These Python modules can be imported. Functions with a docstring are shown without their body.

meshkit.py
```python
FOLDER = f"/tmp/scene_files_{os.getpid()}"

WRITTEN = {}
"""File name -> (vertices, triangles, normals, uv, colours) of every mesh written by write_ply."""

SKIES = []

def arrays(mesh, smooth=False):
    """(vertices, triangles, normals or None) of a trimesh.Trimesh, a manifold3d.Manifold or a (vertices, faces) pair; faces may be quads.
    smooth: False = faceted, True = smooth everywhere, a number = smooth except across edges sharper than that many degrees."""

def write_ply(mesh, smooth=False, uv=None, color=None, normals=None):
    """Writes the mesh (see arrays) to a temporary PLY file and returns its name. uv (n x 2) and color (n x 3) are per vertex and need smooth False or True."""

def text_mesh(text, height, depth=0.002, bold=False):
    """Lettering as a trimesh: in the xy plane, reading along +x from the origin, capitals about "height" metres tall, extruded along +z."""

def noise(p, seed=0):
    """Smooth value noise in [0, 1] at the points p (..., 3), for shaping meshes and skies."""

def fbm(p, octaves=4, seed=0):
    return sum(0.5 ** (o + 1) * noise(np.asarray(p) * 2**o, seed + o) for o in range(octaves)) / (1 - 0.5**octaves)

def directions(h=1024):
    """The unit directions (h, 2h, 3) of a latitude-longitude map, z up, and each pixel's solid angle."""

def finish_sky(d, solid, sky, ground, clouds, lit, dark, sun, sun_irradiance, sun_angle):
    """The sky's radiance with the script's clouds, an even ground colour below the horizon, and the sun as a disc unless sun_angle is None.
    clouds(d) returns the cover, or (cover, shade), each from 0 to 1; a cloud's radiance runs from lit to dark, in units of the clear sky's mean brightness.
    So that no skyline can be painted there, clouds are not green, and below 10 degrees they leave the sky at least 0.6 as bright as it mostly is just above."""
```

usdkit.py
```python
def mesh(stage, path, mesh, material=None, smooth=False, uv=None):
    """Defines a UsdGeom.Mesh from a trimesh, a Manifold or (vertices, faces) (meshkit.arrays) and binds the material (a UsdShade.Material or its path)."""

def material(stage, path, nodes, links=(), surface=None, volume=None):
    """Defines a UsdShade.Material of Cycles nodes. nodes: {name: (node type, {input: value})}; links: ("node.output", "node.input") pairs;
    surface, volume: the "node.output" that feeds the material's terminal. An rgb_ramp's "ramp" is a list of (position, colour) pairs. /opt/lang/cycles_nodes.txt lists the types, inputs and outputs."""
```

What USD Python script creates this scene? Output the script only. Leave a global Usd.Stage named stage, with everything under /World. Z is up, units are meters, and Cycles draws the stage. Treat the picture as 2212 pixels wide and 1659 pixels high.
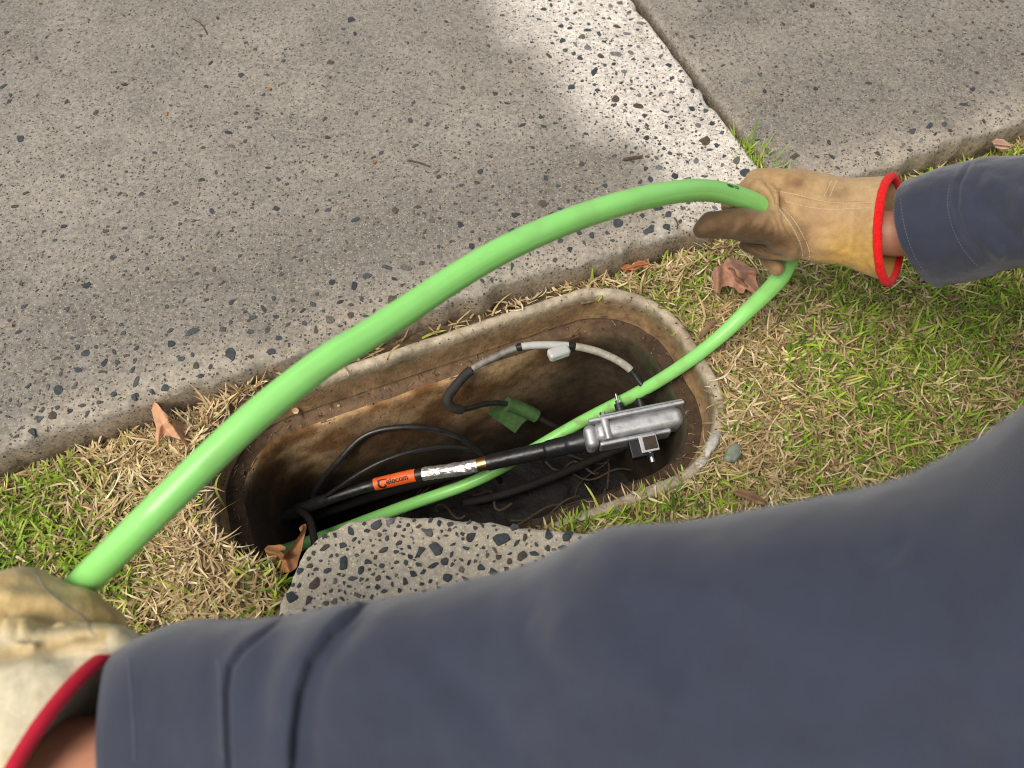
import math, random
import numpy as np, trimesh, manifold3d as m3, usdkit, meshkit
from scipy.interpolate import CubicSpline, PchipInterpolator
from shapely.geometry import Polygon, Point
from shapely import contains_xy
from pxr import Gf, Sdf, Usd, UsdGeom, UsdLux, UsdShade, Vt

# ------------------------------------------------------------------ camera, sky, sun, exposure
stage = Usd.Stage.CreateInMemory()
UsdGeom.Xform.Define(stage, '/World')
UsdGeom.Scope.Define(stage, '/World/Looks')
T = Sdf.ValueTypeNames
FPX, TILT, CAM_H = 1736.0, math.radians(30), 1.0
EXPOSURE = 1.28
SUN_DIR = np.array([-0.40, -0.35, 0.86]); SUN_DIR /= np.linalg.norm(SUN_DIR)
SUN_POWER, SUN_ANGLE, SKY = 0.40, 34.0, 0.066

cam = UsdGeom.Camera.Define(stage, '/World/camera')
cam.AddTranslateOp().Set(Gf.Vec3d(0, 0, CAM_H))
cam.AddRotateXOp().Set(30.0)
cam.CreateFocalLengthAttr(18.0)
cam.CreateHorizontalApertureAttr(18.0 * 2212 / FPX)
cam.CreateVerticalApertureAttr(18.0 * 1659 / FPX)
cam.CreateClippingRangeAttr(Gf.Vec2f(0.02, 500))
cam.CreateFStopAttr(18.0 / 5.6)
cam.CreateFocusDistanceAttr(1.12)
cam.CreateExposureAttr(EXPOSURE)

dome = UsdLux.DomeLight.Define(stage, '/World/sky')
dome.GetPrim().SetCustomDataByKey('kind', 'structure')
el, az = math.asin(SUN_DIR[2]), math.atan2(SUN_DIR[0], SUN_DIR[1])
skymat = usdkit.material(stage, '/World/Looks/sky_look', {
    's': ('sky_texture', {'sky_type': 'single_scattering', 'sun_disc': False, 'sun_elevation': el, 'sun_rotation': az, 'aerosol_density': 2.0}),
    'bw': ('rgb_to_bw', {}), 'mx': ('mix', {'mix_type': 'mix', 'fac': 0.65}),
    'b': ('background_shader', {'strength': SKY})},
    [('s.color', 'bw.color'), ('s.color', 'mx.color1'), ('bw.val', 'mx.color2'), ('mx.color', 'b.color')], surface='b.background')
UsdShade.MaterialBindingAPI.Apply(dome.GetPrim()).Bind(skymat)

sun = UsdLux.DistantLight.Define(stage, '/World/sun')
sun.CreateNormalizeAttr(True); sun.CreateIntensityAttr(SUN_POWER); sun.CreateAngleAttr(SUN_ANGLE)
sun.CreateColorAttr(Gf.Vec3f(1.0, 0.92, 0.80))
zc = Gf.Vec3d(*SUN_DIR); xc = Gf.Cross(Gf.Vec3d(0, 1, 0), zc).GetNormalized(); yc = Gf.Cross(zc, xc)
sun.AddTransformOp().Set(Gf.Matrix4d(xc[0], xc[1], xc[2], 0, yc[0], yc[1], yc[2], 0, zc[0], zc[1], zc[2], 0, 0, 0, 3, 1))

# ------------------------------------------------------------------ measuring helpers (photo measured on a 2212 x 1659 copy)
EYE = np.array([0, 0, CAM_H])
def ray(px, py):
    x, y = (px - 1106) / FPX, (829.5 - py) / FPX
    return np.array([x, math.sin(TILT) + y * math.cos(TILT), -math.cos(TILT) + y * math.sin(TILT)])
def PZ(px, py, z=0.0):
    d = ray(px, py); return EYE + d * ((z - CAM_H) / d[2])
def PD(px, py, dep): return EYE + ray(px, py) * dep
def project(p):
    p = np.asarray(p, float) - EYE
    f = p[..., 1] * math.sin(TILT) - p[..., 2] * math.cos(TILT)
    yu = p[..., 1] * math.cos(TILT) + p[..., 2] * math.sin(TILT)
    return np.stack([1106 + FPX * p[..., 0] / f, 829.5 - FPX * yu / f, f], -1)
AL = math.atan(0.4); CA, SA = math.cos(AL), math.sin(AL)
def uv2w(q, z=None):
    """pavement frame (u along the kerb edge, v across) to world"""
    q = np.asarray(q, float)
    xy = np.stack([q[..., 0] * CA - q[..., 1] * SA, q[..., 0] * SA + q[..., 1] * CA], -1)
    if q.shape[-1] == 3: return np.concatenate([xy, q[..., 2:]], -1)
    return xy
def w2uv(p): 
    p = np.asarray(p, float); return np.stack([p[..., 0] * CA + p[..., 1] * SA, -p[..., 0] * SA + p[..., 1] * CA], -1)
fbm, noise = meshkit.fbm, meshkit.noise
def lerp(a, b, t): return a + (b - a) * t
def sstep(a, b, x): t = np.clip((x - a) / (b - a), 0, 1); return t * t * (3 - 2 * t)

# ------------------------------------------------------------------ prim helpers
used = {}
def path_for(name, parent):
    base = (parent.GetPath().pathString if parent else '/World') + '/' + name
    n = used.get(base, 0); used[base] = n + 1
    return base if n == 0 else f'{base}_{n:03d}'
def tag(p, label=None, cat=None, group=None, kind=None):
    p = p.GetPrim() if hasattr(p, 'GetPrim') else p
    for k, v in (('label', label), ('category', cat), ('group', group), ('kind', kind)):
        if v: p.SetCustomDataByKey(k, v)
    return p
def empty(name, parent=None, **k):
    return tag(UsdGeom.Xform.Define(stage, path_for(name, parent)), **k)
def obj(name, mesh, material, parent=None, smooth=False, tint=None, label=None, cat=None, group=None, kind=None):
    v_, f_, _ = meshkit.arrays(mesh); us = np.unique(f_)
    if len(us) < len(v_):
        rm = np.zeros(len(v_), int); rm[us] = np.arange(len(us)); mesh = (v_[us], rm[f_]); tint = None if tint is None else np.asarray(tint)[us]
    m = usdkit.mesh(stage, path_for(name, parent), mesh, MAT[material], smooth=True if tint is not None and smooth else smooth)
    if tint is not None:
        UsdGeom.PrimvarsAPI(m).CreatePrimvar('tint', T.Color3fArray, 'vertex').Set(Vt.Vec3fArray.FromNumpy(np.asarray(tint, np.float32)))
    m.CreateDoubleSidedAttr(True)
    return tag(m, label, cat, group, kind)

# ------------------------------------------------------------------ materials
MAT = {}
def mat(name, color=None, rough=0.6, tinted=False, noise_scale=40, noise_amt=0.25, noise_detail=6, bump=0.0, bump_scale=200, bump_dist=0.001,
        metallic=0.0, spec=0.5, sheen=0.0, island=None, translucent=0.0, speck=None, extra=None, coat=0.0, rough_var=0.0, weave=0.0):
    N = {'p': ('principled_bsdf', {'roughness': rough, 'metallic': metallic, 'specular_ior_level': spec, 'sheen_weight': sheen, 'coat_weight': coat}),
         'tc': ('geometry', {}), 'n': ('noise_texture', {'dimensions': '3D', 'scale': noise_scale, 'detail': noise_detail, 'roughness': 0.65}),
         'r': ('rgb_ramp', {'ramp': [(0.25, (1 - noise_amt,) * 3), (0.75, (1 + noise_amt,) * 3)]}),
         'mul': ('mix', {'mix_type': 'multiply', 'fac': 1.0})}
    L = [('tc.position', 'n.vector'), ('n.fac', 'r.fac'), ('r.color', 'mul.color2')]
    if tinted:
        N['a'] = ('attribute', {'attribute': 'tint'}); L.append(('a.color', 'mul.color1'))
    elif island:
        N['isl'] = ('rgb_ramp', {'ramp': island}); L += [('tc.random_per_island', 'isl.fac'), ('isl.color', 'mul.color1')]
    else:
        N['mul'][1]['color1'] = color
    out = 'mul.color'
    if speck:                                    # small grains: list of (scale, threshold radius, fraction, colour)
        for k, (sc, rad, frac, col) in enumerate(speck):
            N[f'v{k}'] = ('voronoi_texture', {'dimensions': '3D', 'feature': 'f1', 'scale': sc})
            N[f'lt{k}'] = ('math', {'math_type': 'less_than', 'value2': rad})
            N[f'sc{k}'] = ('separate_color', {})
            N[f'lf{k}'] = ('math', {'math_type': 'less_than', 'value2': frac})
            N[f'an{k}'] = ('math', {'math_type': 'multiply'})
            N[f'mx{k}'] = ('mix', {'mix_type': 'mix', 'color2': col})
            L += [('tc.position', f'v{k}.vector'), (f'v{k}.distance', f'lt{k}.value1'), (f'v{k}.color', f'sc{k}.color'), (f'sc{k}.r', f'lf{k}.value1'),
                  (f'lt{k}.value', f'an{k}.value1'), (f'lf{k}.value', f'an{k}.value2'), (f'an{k}.value', f'mx{k}.fac'), (out, f'mx{k}.color1')]
            out = f'mx{k}.color'
    L.append((out, 'p.base_color'))
    if rough_var:
        N['rr'] = ('map_range', {'from_min': 0.3, 'from_max': 0.7, 'to_min': rough - rough_var, 'to_max': rough + rough_var, 'clamp': True})
        L += [('n.fac', 'rr.value'), ('rr.result', 'p.roughness')]
    last = None
    if bump:
        N['bn'] = ('noise_texture', {'dimensions': '3D', 'scale': bump_scale, 'detail': 4, 'roughness': 0.6})
        N['b'] = ('bump', {'strength': bump, 'distance': bump_dist, 'use_object_space': False})
        L += [('tc.position', 'bn.vector'), ('bn.fac', 'b.height')]; last = 'b.normal'
    if weave:
        N['mp'] = ('mapping', {'mapping_type': 'point', 'rotation': (0.3, 0.4, 0.9)})
        N['w'] = ('wave_texture', {'wave_type': 'bands', 'bands_direction': 'x', 'profile': 'sine', 'scale': 170.0, 'distortion': 0.6, 'detail': 1, 'detail_scale': 3})
        N['wb'] = ('bump', {'strength': weave, 'distance': 0.0005})
        L += [('tc.position', 'mp.vector'), ('mp.vector', 'w.vector'), ('w.fac', 'wb.height')]
        if last: L.append((last, 'wb.normal'))
        last = 'wb.normal'
    if last: L.append((last, 'p.normal'))
    surf = 'p.BSDF'
    if translucent:
        N['t'] = ('translucent_bsdf', {}); N['mc'] = ('mix_closure', {'fac': translucent})
        L += [(out, 't.color'), ('p.BSDF', 'mc.closure1'), ('t.BSDF', 'mc.closure2')]; surf = 'mc.closure'
    MAT[name] = usdkit.material(stage, '/World/Looks/' + name, N, L, surface=surf)

GRAINS = [(380, 0.45, 0.20, (0.32, 0.275, 0.205)), (240, 0.26, 0.10, (0.40, 0.34, 0.24)), (300, 0.40, 0.20, (0.115, 0.098, 0.08)), (170, 0.34, 0.16, (0.085, 0.070, 0.055))]
mat('concrete', tinted=True, rough=0.88, noise_scale=150, noise_amt=0.48, bump=0.7, bump_scale=420, bump_dist=0.0012, speck=GRAINS, spec=0.25)
mat('lid_concrete', tinted=True, rough=0.88, noise_scale=180, noise_amt=0.25, bump=0.9, bump_scale=380, bump_dist=0.002, spec=0.25,
    speck=[(300, 0.42, 0.22, (0.62, 0.52, 0.34)), (190, 0.30, 0.12, (0.66, 0.57, 0.40)), (260, 0.35, 0.08, (0.16, 0.14, 0.12))])
mat('pit_concrete', tinted=True, rough=0.85, noise_scale=70, noise_amt=0.5, noise_detail=9, bump=0.7, bump_scale=240, bump_dist=0.002, spec=0.25, speck=[(160, 0.22, 0.07, (0.035, 0.026, 0.018))])
mat('soil', tinted=True, rough=0.95, noise_scale=120, noise_amt=0.45, bump=1.0, bump_scale=160, bump_dist=0.004, spec=0.15)
mat('mud', (0.009, 0.007, 0.006), rough=0.8, noise_scale=60, noise_amt=0.6, bump=1.0, bump_scale=70, bump_dist=0.006)
STONE_COL = [(0.045, 0.053, 0.058), (0.060, 0.066, 0.068), (0.034, 0.039, 0.043), (0.075, 0.058, 0.042), (0.105, 0.10, 0.09), (0.14, 0.145, 0.145)]
for i, c in enumerate(STONE_COL): mat(f'stone_{"abcdef"[i]}', c, rough=0.75, noise_scale=260, noise_amt=0.55, bump=0.7, bump_scale=500, spec=0.35)
mat('green_grass', tinted=True, rough=0.55, noise_scale=90, noise_amt=0.2, translucent=0.35, spec=0.3)
mat('dry_grass', tinted=True, rough=0.7, noise_scale=120, noise_amt=0.25, translucent=0.2, spec=0.25)
mat('thatch', tinted=True, rough=0.85, noise_scale=120, noise_amt=0.3, translucent=0.1, spec=0.15)
mat('dead_leaf', tinted=True, rough=0.55, noise_scale=60, noise_amt=0.22, bump=0.5, bump_scale=90, bump_dist=0.002, translucent=0.12, spec=0.35)
mat('green_plastic', tinted=True, rough=0.34, noise_scale=14, noise_amt=0.04, bump=0.10, bump_scale=60, bump_dist=0.0006, spec=0.5, rough_var=0.05)
mat('print_ink', (0.02, 0.06, 0.02), rough=0.6)
mat('black_sheath', (0.016, 0.015, 0.015), rough=0.42, noise_scale=70, noise_amt=0.5, bump=0.3, bump_scale=150, rough_var=0.15)
mat('dusty_sheath', (0.019, 0.016, 0.013), rough=0.8, noise_scale=90, noise_amt=0.6, bump=0.6, bump_scale=160)
mat('black_rubber', (0.012, 0.012, 0.013), rough=0.36, noise_scale=50, noise_amt=0.3, bump=0.3, bump_scale=70, bump_dist=0.001, rough_var=0.1)
mat('orange_tape', (0.86, 0.13, 0.022), rough=0.5, noise_scale=110, noise_amt=0.28, bump=0.4, bump_scale=120)
mat('ink', (0.012, 0.010, 0.010), rough=0.6)
mat('foil', (0.92, 0.90, 0.86), rough=0.40, metallic=0.9, noise_scale=80, noise_amt=0.2, bump=0.5, bump_scale=130, bump_dist=0.004)
mat('brass', (0.78, 0.48, 0.20), rough=0.3, metallic=1.0, noise_scale=100, noise_amt=0.3, bump=0.3)
mat('cast_metal', (0.46, 0.46, 0.47), rough=0.52, metallic=0.75, noise_scale=60, noise_amt=0.3, bump=0.35, bump_scale=260, bump_dist=0.001, rough_var=0.12)
mat('bright_steel', (0.82, 0.80, 0.76), rough=0.22, metallic=1.0, noise_amt=0.1)
mat('grime_shade', (0.045, 0.028, 0.018), rough=0.8, noise_scale=120, noise_amt=0.6)
mat('grey_sleeve', (0.20, 0.185, 0.16), rough=0.5, noise_scale=90, noise_amt=0.6, bump=0.3)
mat('dirty_white', (0.34, 0.31, 0.255), rough=0.5, noise_scale=110, noise_amt=0.38, bump=0.3)
mat('clear_plastic', (0.44, 0.44, 0.41), rough=0.15, noise_scale=60, noise_amt=0.15, coat=0.6)
mat('green_tag', (0.038, 0.088, 0.024), rough=0.6, noise_scale=120, noise_amt=0.45)
mat('fabric', tinted=True, rough=0.85, noise_scale=45, noise_amt=0.10, bump=0.25, bump_scale=500, bump_dist=0.0005, sheen=0.25, spec=0.2, weave=0.5)
mat('thread', (0.105, 0.115, 0.145), rough=0.8, spec=0.2)
mat('leather', tinted=True, rough=0.62, noise_scale=140, noise_amt=0.16, bump=0.6, bump_scale=330, bump_dist=0.0012, spec=0.3, sheen=0.1)
mat('grey_piping', (0.31, 0.265, 0.19), rough=0.8, noise_scale=200)
mat('pale_thread', (0.52, 0.45, 0.34), rough=0.8, spec=0.2)
mat('red_felt', (0.66, 0.012, 0.012), rough=0.95, noise_scale=250, noise_amt=0.3, bump=1.0, bump_scale=420, bump_dist=0.002, sheen=0.08, spec=0.05)
mat('crimson_binding', (0.40, 0.010, 0.028), rough=0.8, noise_scale=120, noise_amt=0.12, bump=0.2, bump_scale=300, sheen=0.1, spec=0.15)
mat('skin', (0.44, 0.205, 0.125), rough=0.5, noise_scale=60, noise_amt=0.12, bump=0.35, bump_scale=260, bump_dist=0.0008, spec=0.4)
mat('hair', (0.03, 0.02, 0.015), rough=0.6)
mat('twig', (0.075, 0.050, 0.032), rough=0.85, noise_scale=200, noise_amt=0.4)
mat('pale_chip', (0.46, 0.43, 0.37), rough=0.85, noise_scale=150, noise_amt=0.35, bump=0.8, bump_scale=200, bump_dist=0.002)
mat('green_chip', (0.19, 0.22, 0.165), rough=0.8, noise_scale=150, noise_amt=0.35, bump=0.6, bump_scale=200)

# ------------------------------------------------------------------ geometry helpers
def frames(p):
    t = np.gradient(p, axis=0); t /= np.linalg.norm(t, axis=1, keepdims=True)
    n = np.zeros_like(p); a = np.array([0, 0, 1.0]) if abs(t[0, 2]) < 0.9 else np.array([1.0, 0, 0])
    n[0] = np.cross(t[0], a); n[0] /= np.linalg.norm(n[0])
    for i in range(1, len(p)):
        v = n[i - 1] - t[i] * (n[i - 1] @ t[i]); n[i] = v / np.linalg.norm(v)
    return t, n, np.cross(t, n)
def smooth_path(pts, n=120):
    pts = np.asarray(pts, float); s = np.r_[0, np.cumsum(np.linalg.norm(np.diff(pts, axis=0), axis=1) ** 0.5)]
    f = CubicSpline(s, pts); q = f(np.linspace(0, s[-1], n * 4))
    L = np.r_[0, np.cumsum(np.linalg.norm(np.diff(q, axis=0), axis=1))]
    return np.stack([np.interp(np.linspace(0, L[-1], n), L, q[:, k]) for k in range(3)], 1)
def grid_faces(n, m, wrap=True):
    i, j = np.meshgrid(np.arange(n - 1), np.arange(m if wrap else m - 1), indexing='ij'); k = (j + 1) % m
    q = np.stack([i * m + j, i * m + k, (i + 1) * m + k, (i + 1) * m + j], -1).reshape(-1, 4)
    return np.vstack([q[:, [0, 1, 2]], q[:, [0, 2, 3]]])
def tube(path, r, sides=20, caps=True, wob=0.0, seed=0):
    path = np.asarray(path, float); t, a, b = frames(path); n = len(path); r = np.broadcast_to(r, (n,)).astype(float)
    th = np.arange(sides) * 2 * np.pi / sides
    rr = r[:, None] * np.ones(sides)
    if wob:
        base = path[:, None] + r[:, None, None] * (np.cos(th)[None, :, None] * a[:, None] + np.sin(th)[None, :, None] * b[:, None])
        rr = rr * (1 + wob * (fbm(base * 180, 3, seed) - 0.5) * 2)
    v = (path[:, None] + rr[..., None] * (np.cos(th)[None, :, None] * a[:, None] + np.sin(th)[None, :, None] * b[:, None])).reshape(-1, 3)
    f = grid_faces(n, sides)
    if caps:
        v = np.vstack([v, path[0], path[-1]]); k = len(v) - 2; j = np.arange(sides); e = (n - 1) * sides
        f = np.vstack([f, np.stack([np.full(sides, k), (j + 1) % sides, j], 1), np.stack([np.full(sides, k + 1), e + j, e + (j + 1) % sides], 1)])
    return trimesh.Trimesh(v, f, process=False)
def sub_path(p, a, b):
    n = len(p); return p[int(round(a * (n - 1))):int(round(b * (n - 1))) + 1]
def rounded_box(size, r, frame=None, seg=8):
    s = np.array(size) / 2 - r
    h = m3.Manifold.batch_hull([m3.Manifold.sphere(r, seg * 4).translate([sx * s[0], sy * s[1], sz * s[2]]) for sx in (-1, 1) for sy in (-1, 1) for sz in (-1, 1)])
    m = trimesh.Trimesh(*meshkit.arrays(h)[:2], process=False)
    if frame is not None: m.apply_transform(frame)
    return m
def as_tm(m): 
    v, f, _ = meshkit.arrays(m); return trimesh.Trimesh(v, f, process=False)
def fold(verts, normals, pts, amp, width, facing_only=True, asym=0.0):
    """raises (amp > 0) or sinks a crease that follows a line measured on the photograph, on the side that is seen"""
    q = project(verts); P = np.asarray(pts, float); best = np.full(len(verts), 1e9); tt = np.zeros(len(verts)); side = np.zeros(len(verts))
    seg = np.linalg.norm(np.diff(P, axis=0), axis=1); L = np.r_[0, np.cumsum(seg)]
    for i in range(len(P) - 1):
        d = P[i + 1] - P[i]; t = np.clip(((q[:, :2] - P[i]) @ d) / (d @ d), 0, 1)
        e = q[:, :2] - (P[i] + t[:, None] * d); dd = np.linalg.norm(e, axis=1); m = dd < best
        best[m] = dd[m]; tt[m] = (L[i] + t[m] * seg[i]) / L[-1]; side[m] = np.sign(d[0] * e[m, 1] - d[1] * e[m, 0])
    env = np.clip(np.sin(np.pi * np.clip(tt * 0.9 + 0.05, 0, 1)) * 1.6, 0, 1)
    view = (EYE - verts); view /= np.linalg.norm(view, axis=1, keepdims=True)
    face = sstep(-0.1, 0.3, (normals * view).sum(1)) if facing_only else 1.0
    s = best / width
    h = np.exp(-s * s)
    if asym: h = np.where(side * np.sign(asym) > 0, h, np.exp(-(s * abs(asym)) ** 2))
    return verts + normals * (amp * h * env * face)[:, None]
def vnormals(v, f): return meshkit.arrays((v, f), True)[2]

# ================================================================== LARGE STRUCTURE
# ---- pit outline
PC, PH, PR = np.array([0.126, 0.4775]), np.array([0.366, 0.1755]), 0.142
def rrect(off, n=200):
    """closed outline of the pit's rounded rectangle in the pavement frame, moved inwards by off"""
    hx, hy, r = PH[0] - off, PH[1] - off, max(PR - off, 0.02)
    per, pts = [], []
    cs = [(hx - r, hy - r, 0), (-hx + r, hy - r, 90), (-hx + r, -hy + r, 180), (hx - r, -hy + r, 270)]
    poly = []
    for cx, cy, a0 in cs:
        for a in np.radians(np.linspace(a0, a0 + 90, 40)): poly.append((cx + r * math.cos(a), cy + r * math.sin(a)))
    poly = np.array(poly + poly[:1]); L = np.r_[0, np.cumsum(np.linalg.norm(np.diff(poly, axis=0), axis=1))]
    t = np.linspace(0, L[-1], n, endpoint=False)
    return np.stack([np.interp(t, L, poly[:, k]) for k in (0, 1)], 1) + PC
def pit_sd(q):
    d = np.abs(q - PC) - (PH - PR); return np.linalg.norm(np.maximum(d, 0), axis=-1) + np.minimum(d.max(-1), 0) - PR   # <0 inside
def pit_shell(profile, n=200, jit=0.0012, seed=0, scale=30):
    rings = []
    for o, z in profile:
        q = rrect(o, n); rings.append(uv2w(np.c_[q, np.full(n, z)]))
    v = np.vstack(rings); v = v + (np.stack([fbm(v * scale, 4, seed + k) for k in range(3)], 1) - 0.5) * 2 * jit
    return v, grid_faces(len(profile), n)

# ---- ground: one sheet
def axis(a, b, step, far):
    inner = np.arange(a, b, step); g = step * 1.35 ** np.arange(1, 40); g = np.cumsum(g); g = g[g < far]
    return np.r_[(a - g)[::-1], inner, inner[-1] + g]
gx, gy = axis(-0.9, 1.75, 0.011, 70), axis(-0.45, 0.78, 0.011, 70)
U, V = np.meshgrid(gx, gy, indexing='ij'); q = np.stack([U, V], -1)
near = np.exp(-np.maximum(0, np.abs(U - 0.4) - 1.5) - np.maximum(0, np.abs(V - 0.2) - 0.8))
Z = ((fbm(np.stack([U * 9, V * 9, U * 0], -1), 4, 3) - 0.5) * 0.020 + (fbm(np.stack([U * 60, V * 60, U * 0], -1), 3, 5) - 0.5) * 0.010) * near - 0.006
Z = np.where(V > 0.66, np.minimum(Z, -0.012), Z)
Z -= 0.012 * np.exp(-((V - 0.662) / 0.014) ** 2)                               # the little trench along the slab
sd = pit_sd(q)
Z = np.where((sd > -0.012) & (sd < 0.02), np.clip(Z, -0.002, 0.003), Z)
bury = np.clip(sstep(0.0, -0.18, U) + sstep(0.40, 0.33, V) * sstep(0.30, 0.1, U) + 0.6 * sstep(0.40, 0.47, U) * sstep(0.42, 0.34, V), 0, 1)
Z = np.where((sd > -0.008) & (sd < 0.06), Z + bury * 0.018 * np.clip(1.2 - sd / 0.06, 0, 1), Z)
gv = uv2w(np.stack([U, V, Z], -1)).reshape(-1, 3)
gf = grid_faces(len(gx), len(gy), wrap=False)
keep = ~(sd.reshape(-1)[gf] < -0.012).all(1) & ~((sd.reshape(-1)[gf] < -0.03).any(1))
gf = gf[keep][:, ::-1]
k = fbm(gv * 14, 4, 9)[:, None]
gcol = lerp(np.array([0.11, 0.075, 0.045]), np.array([0.26, 0.185, 0.11]), k)
far = sstep(0.5, 4, np.abs(gv[:, :1]) + np.abs(gv[:, 1:2]) - 1.5)
gcol = lerp(gcol, np.array([0.085, 0.110, 0.030]), far)
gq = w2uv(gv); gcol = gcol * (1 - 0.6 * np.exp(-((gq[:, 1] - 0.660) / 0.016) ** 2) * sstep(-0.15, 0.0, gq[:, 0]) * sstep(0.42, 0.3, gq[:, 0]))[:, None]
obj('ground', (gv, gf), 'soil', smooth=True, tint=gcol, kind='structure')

# ---- pavement
SLAB_Z = 0.050; J0, J1 = 0.728, 0.742; VF, VB = 0.668, 1.95
pave = empty('pavement', kind='structure')
def front(u): return VF + (fbm(np.stack([u * 7, u * 0, u * 0], -1), 3, 21) - 0.5) * 0.016 + (fbm(np.stack([u * 45, u * 0 + 3, u * 0], -1), 4, 22) - 0.5) * 0.018
def slab(u0, u1, fine_at, seed):
    def cluster(a, b, fa, n1, n2, w=0.03):
        ends = [e for e in (a, b) if e in fa]; x = set(np.round(np.linspace(a, b, n2), 5))
        for e in ends: s = 1 if e == a else -1; x |= set(np.round(e + s * w * np.linspace(0, 1, n1) ** 1.5, 5))
        return np.array(sorted(x))
    us = cluster(u0, u1, fine_at, 14, int((min(u1, 2.2) - max(u0, -1)) / 0.011) + 2) if u1 - u0 < 4 else None
    vs = cluster(0, 1.3, [0], 14, 110)
    A, B = np.meshgrid(us, vs, indexing='ij')
    Vv = front(A) + B
    jj = np.where(np.abs(A - J0) < 0.15, 1.0, 0.0) if seed == 1 else np.where(np.abs(A - J1) < 0.15, 1.0, 0.0)
    d = B.copy()
    if u1 in fine_at: d = np.minimum(d, u1 - A)
    if u0 in fine_at: d = np.minimum(d, A - u0)
    r = 0.011
    z = SLAB_Z - np.where(d < r, r - np.sqrt(np.maximum(r * r - (r - np.minimum(d, r)) ** 2, 0)), 0)
    P = np.stack([A, Vv, z], -1)
    h = (fbm(P * 55, 4, seed) - 0.5) * 0.0035 + (fbm(P * 5, 2, seed + 5) - 0.5) * 0.006
    chip = np.clip(fbm(P * 30, 3, seed + 8) - 0.50, 0, 1) * 0.085 * np.exp(-d / 0.018)
    P[..., 2] += h - chip
    ww = uv2w(P); n, m = A.shape
    v = ww.reshape(-1, 3); f = grid_faces(n, m, wrap=False)[:, ::-1]
    # skirts, a few rings down
    def skirt(idx, outv):
        nonlocal v, f
        base = v[idx]; prev = idx
        for dz, o in ((-0.012, 0.001), (-0.028, 0.001), (-0.045, -0.001), (-0.09, -0.004)):
            w = base + np.array([0, 0, dz]); w[:, :2] += outv * o
            w += (np.stack([fbm(w * 75, 3, seed + 30 + k) for k in range(3)], 1) - 0.5) * 0.008
            st = len(v); v = np.vstack([v, w]); cur = st + np.arange(len(idx))
            f = np.vstack([f, np.stack([prev[:-1], prev[1:], cur[1:]], 1), np.stack([prev[:-1], cur[1:], cur[:-1]], 1)]); prev = cur
    ids = np.arange(n * m).reshape(n, m)
    skirt(ids[:, 0][::-1], uv2w(np.array([0, -1.0])))
    if u1 in fine_at: skirt(ids[-1, :][::-1], uv2w(np.array([1.0, 0])))
    if u0 in fine_at: skirt(ids[0, :], uv2w(np.array([-1.0, 0])))
    skirt(ids[:, -1], uv2w(np.array([0, 1.0])))
    return v, f
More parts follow.
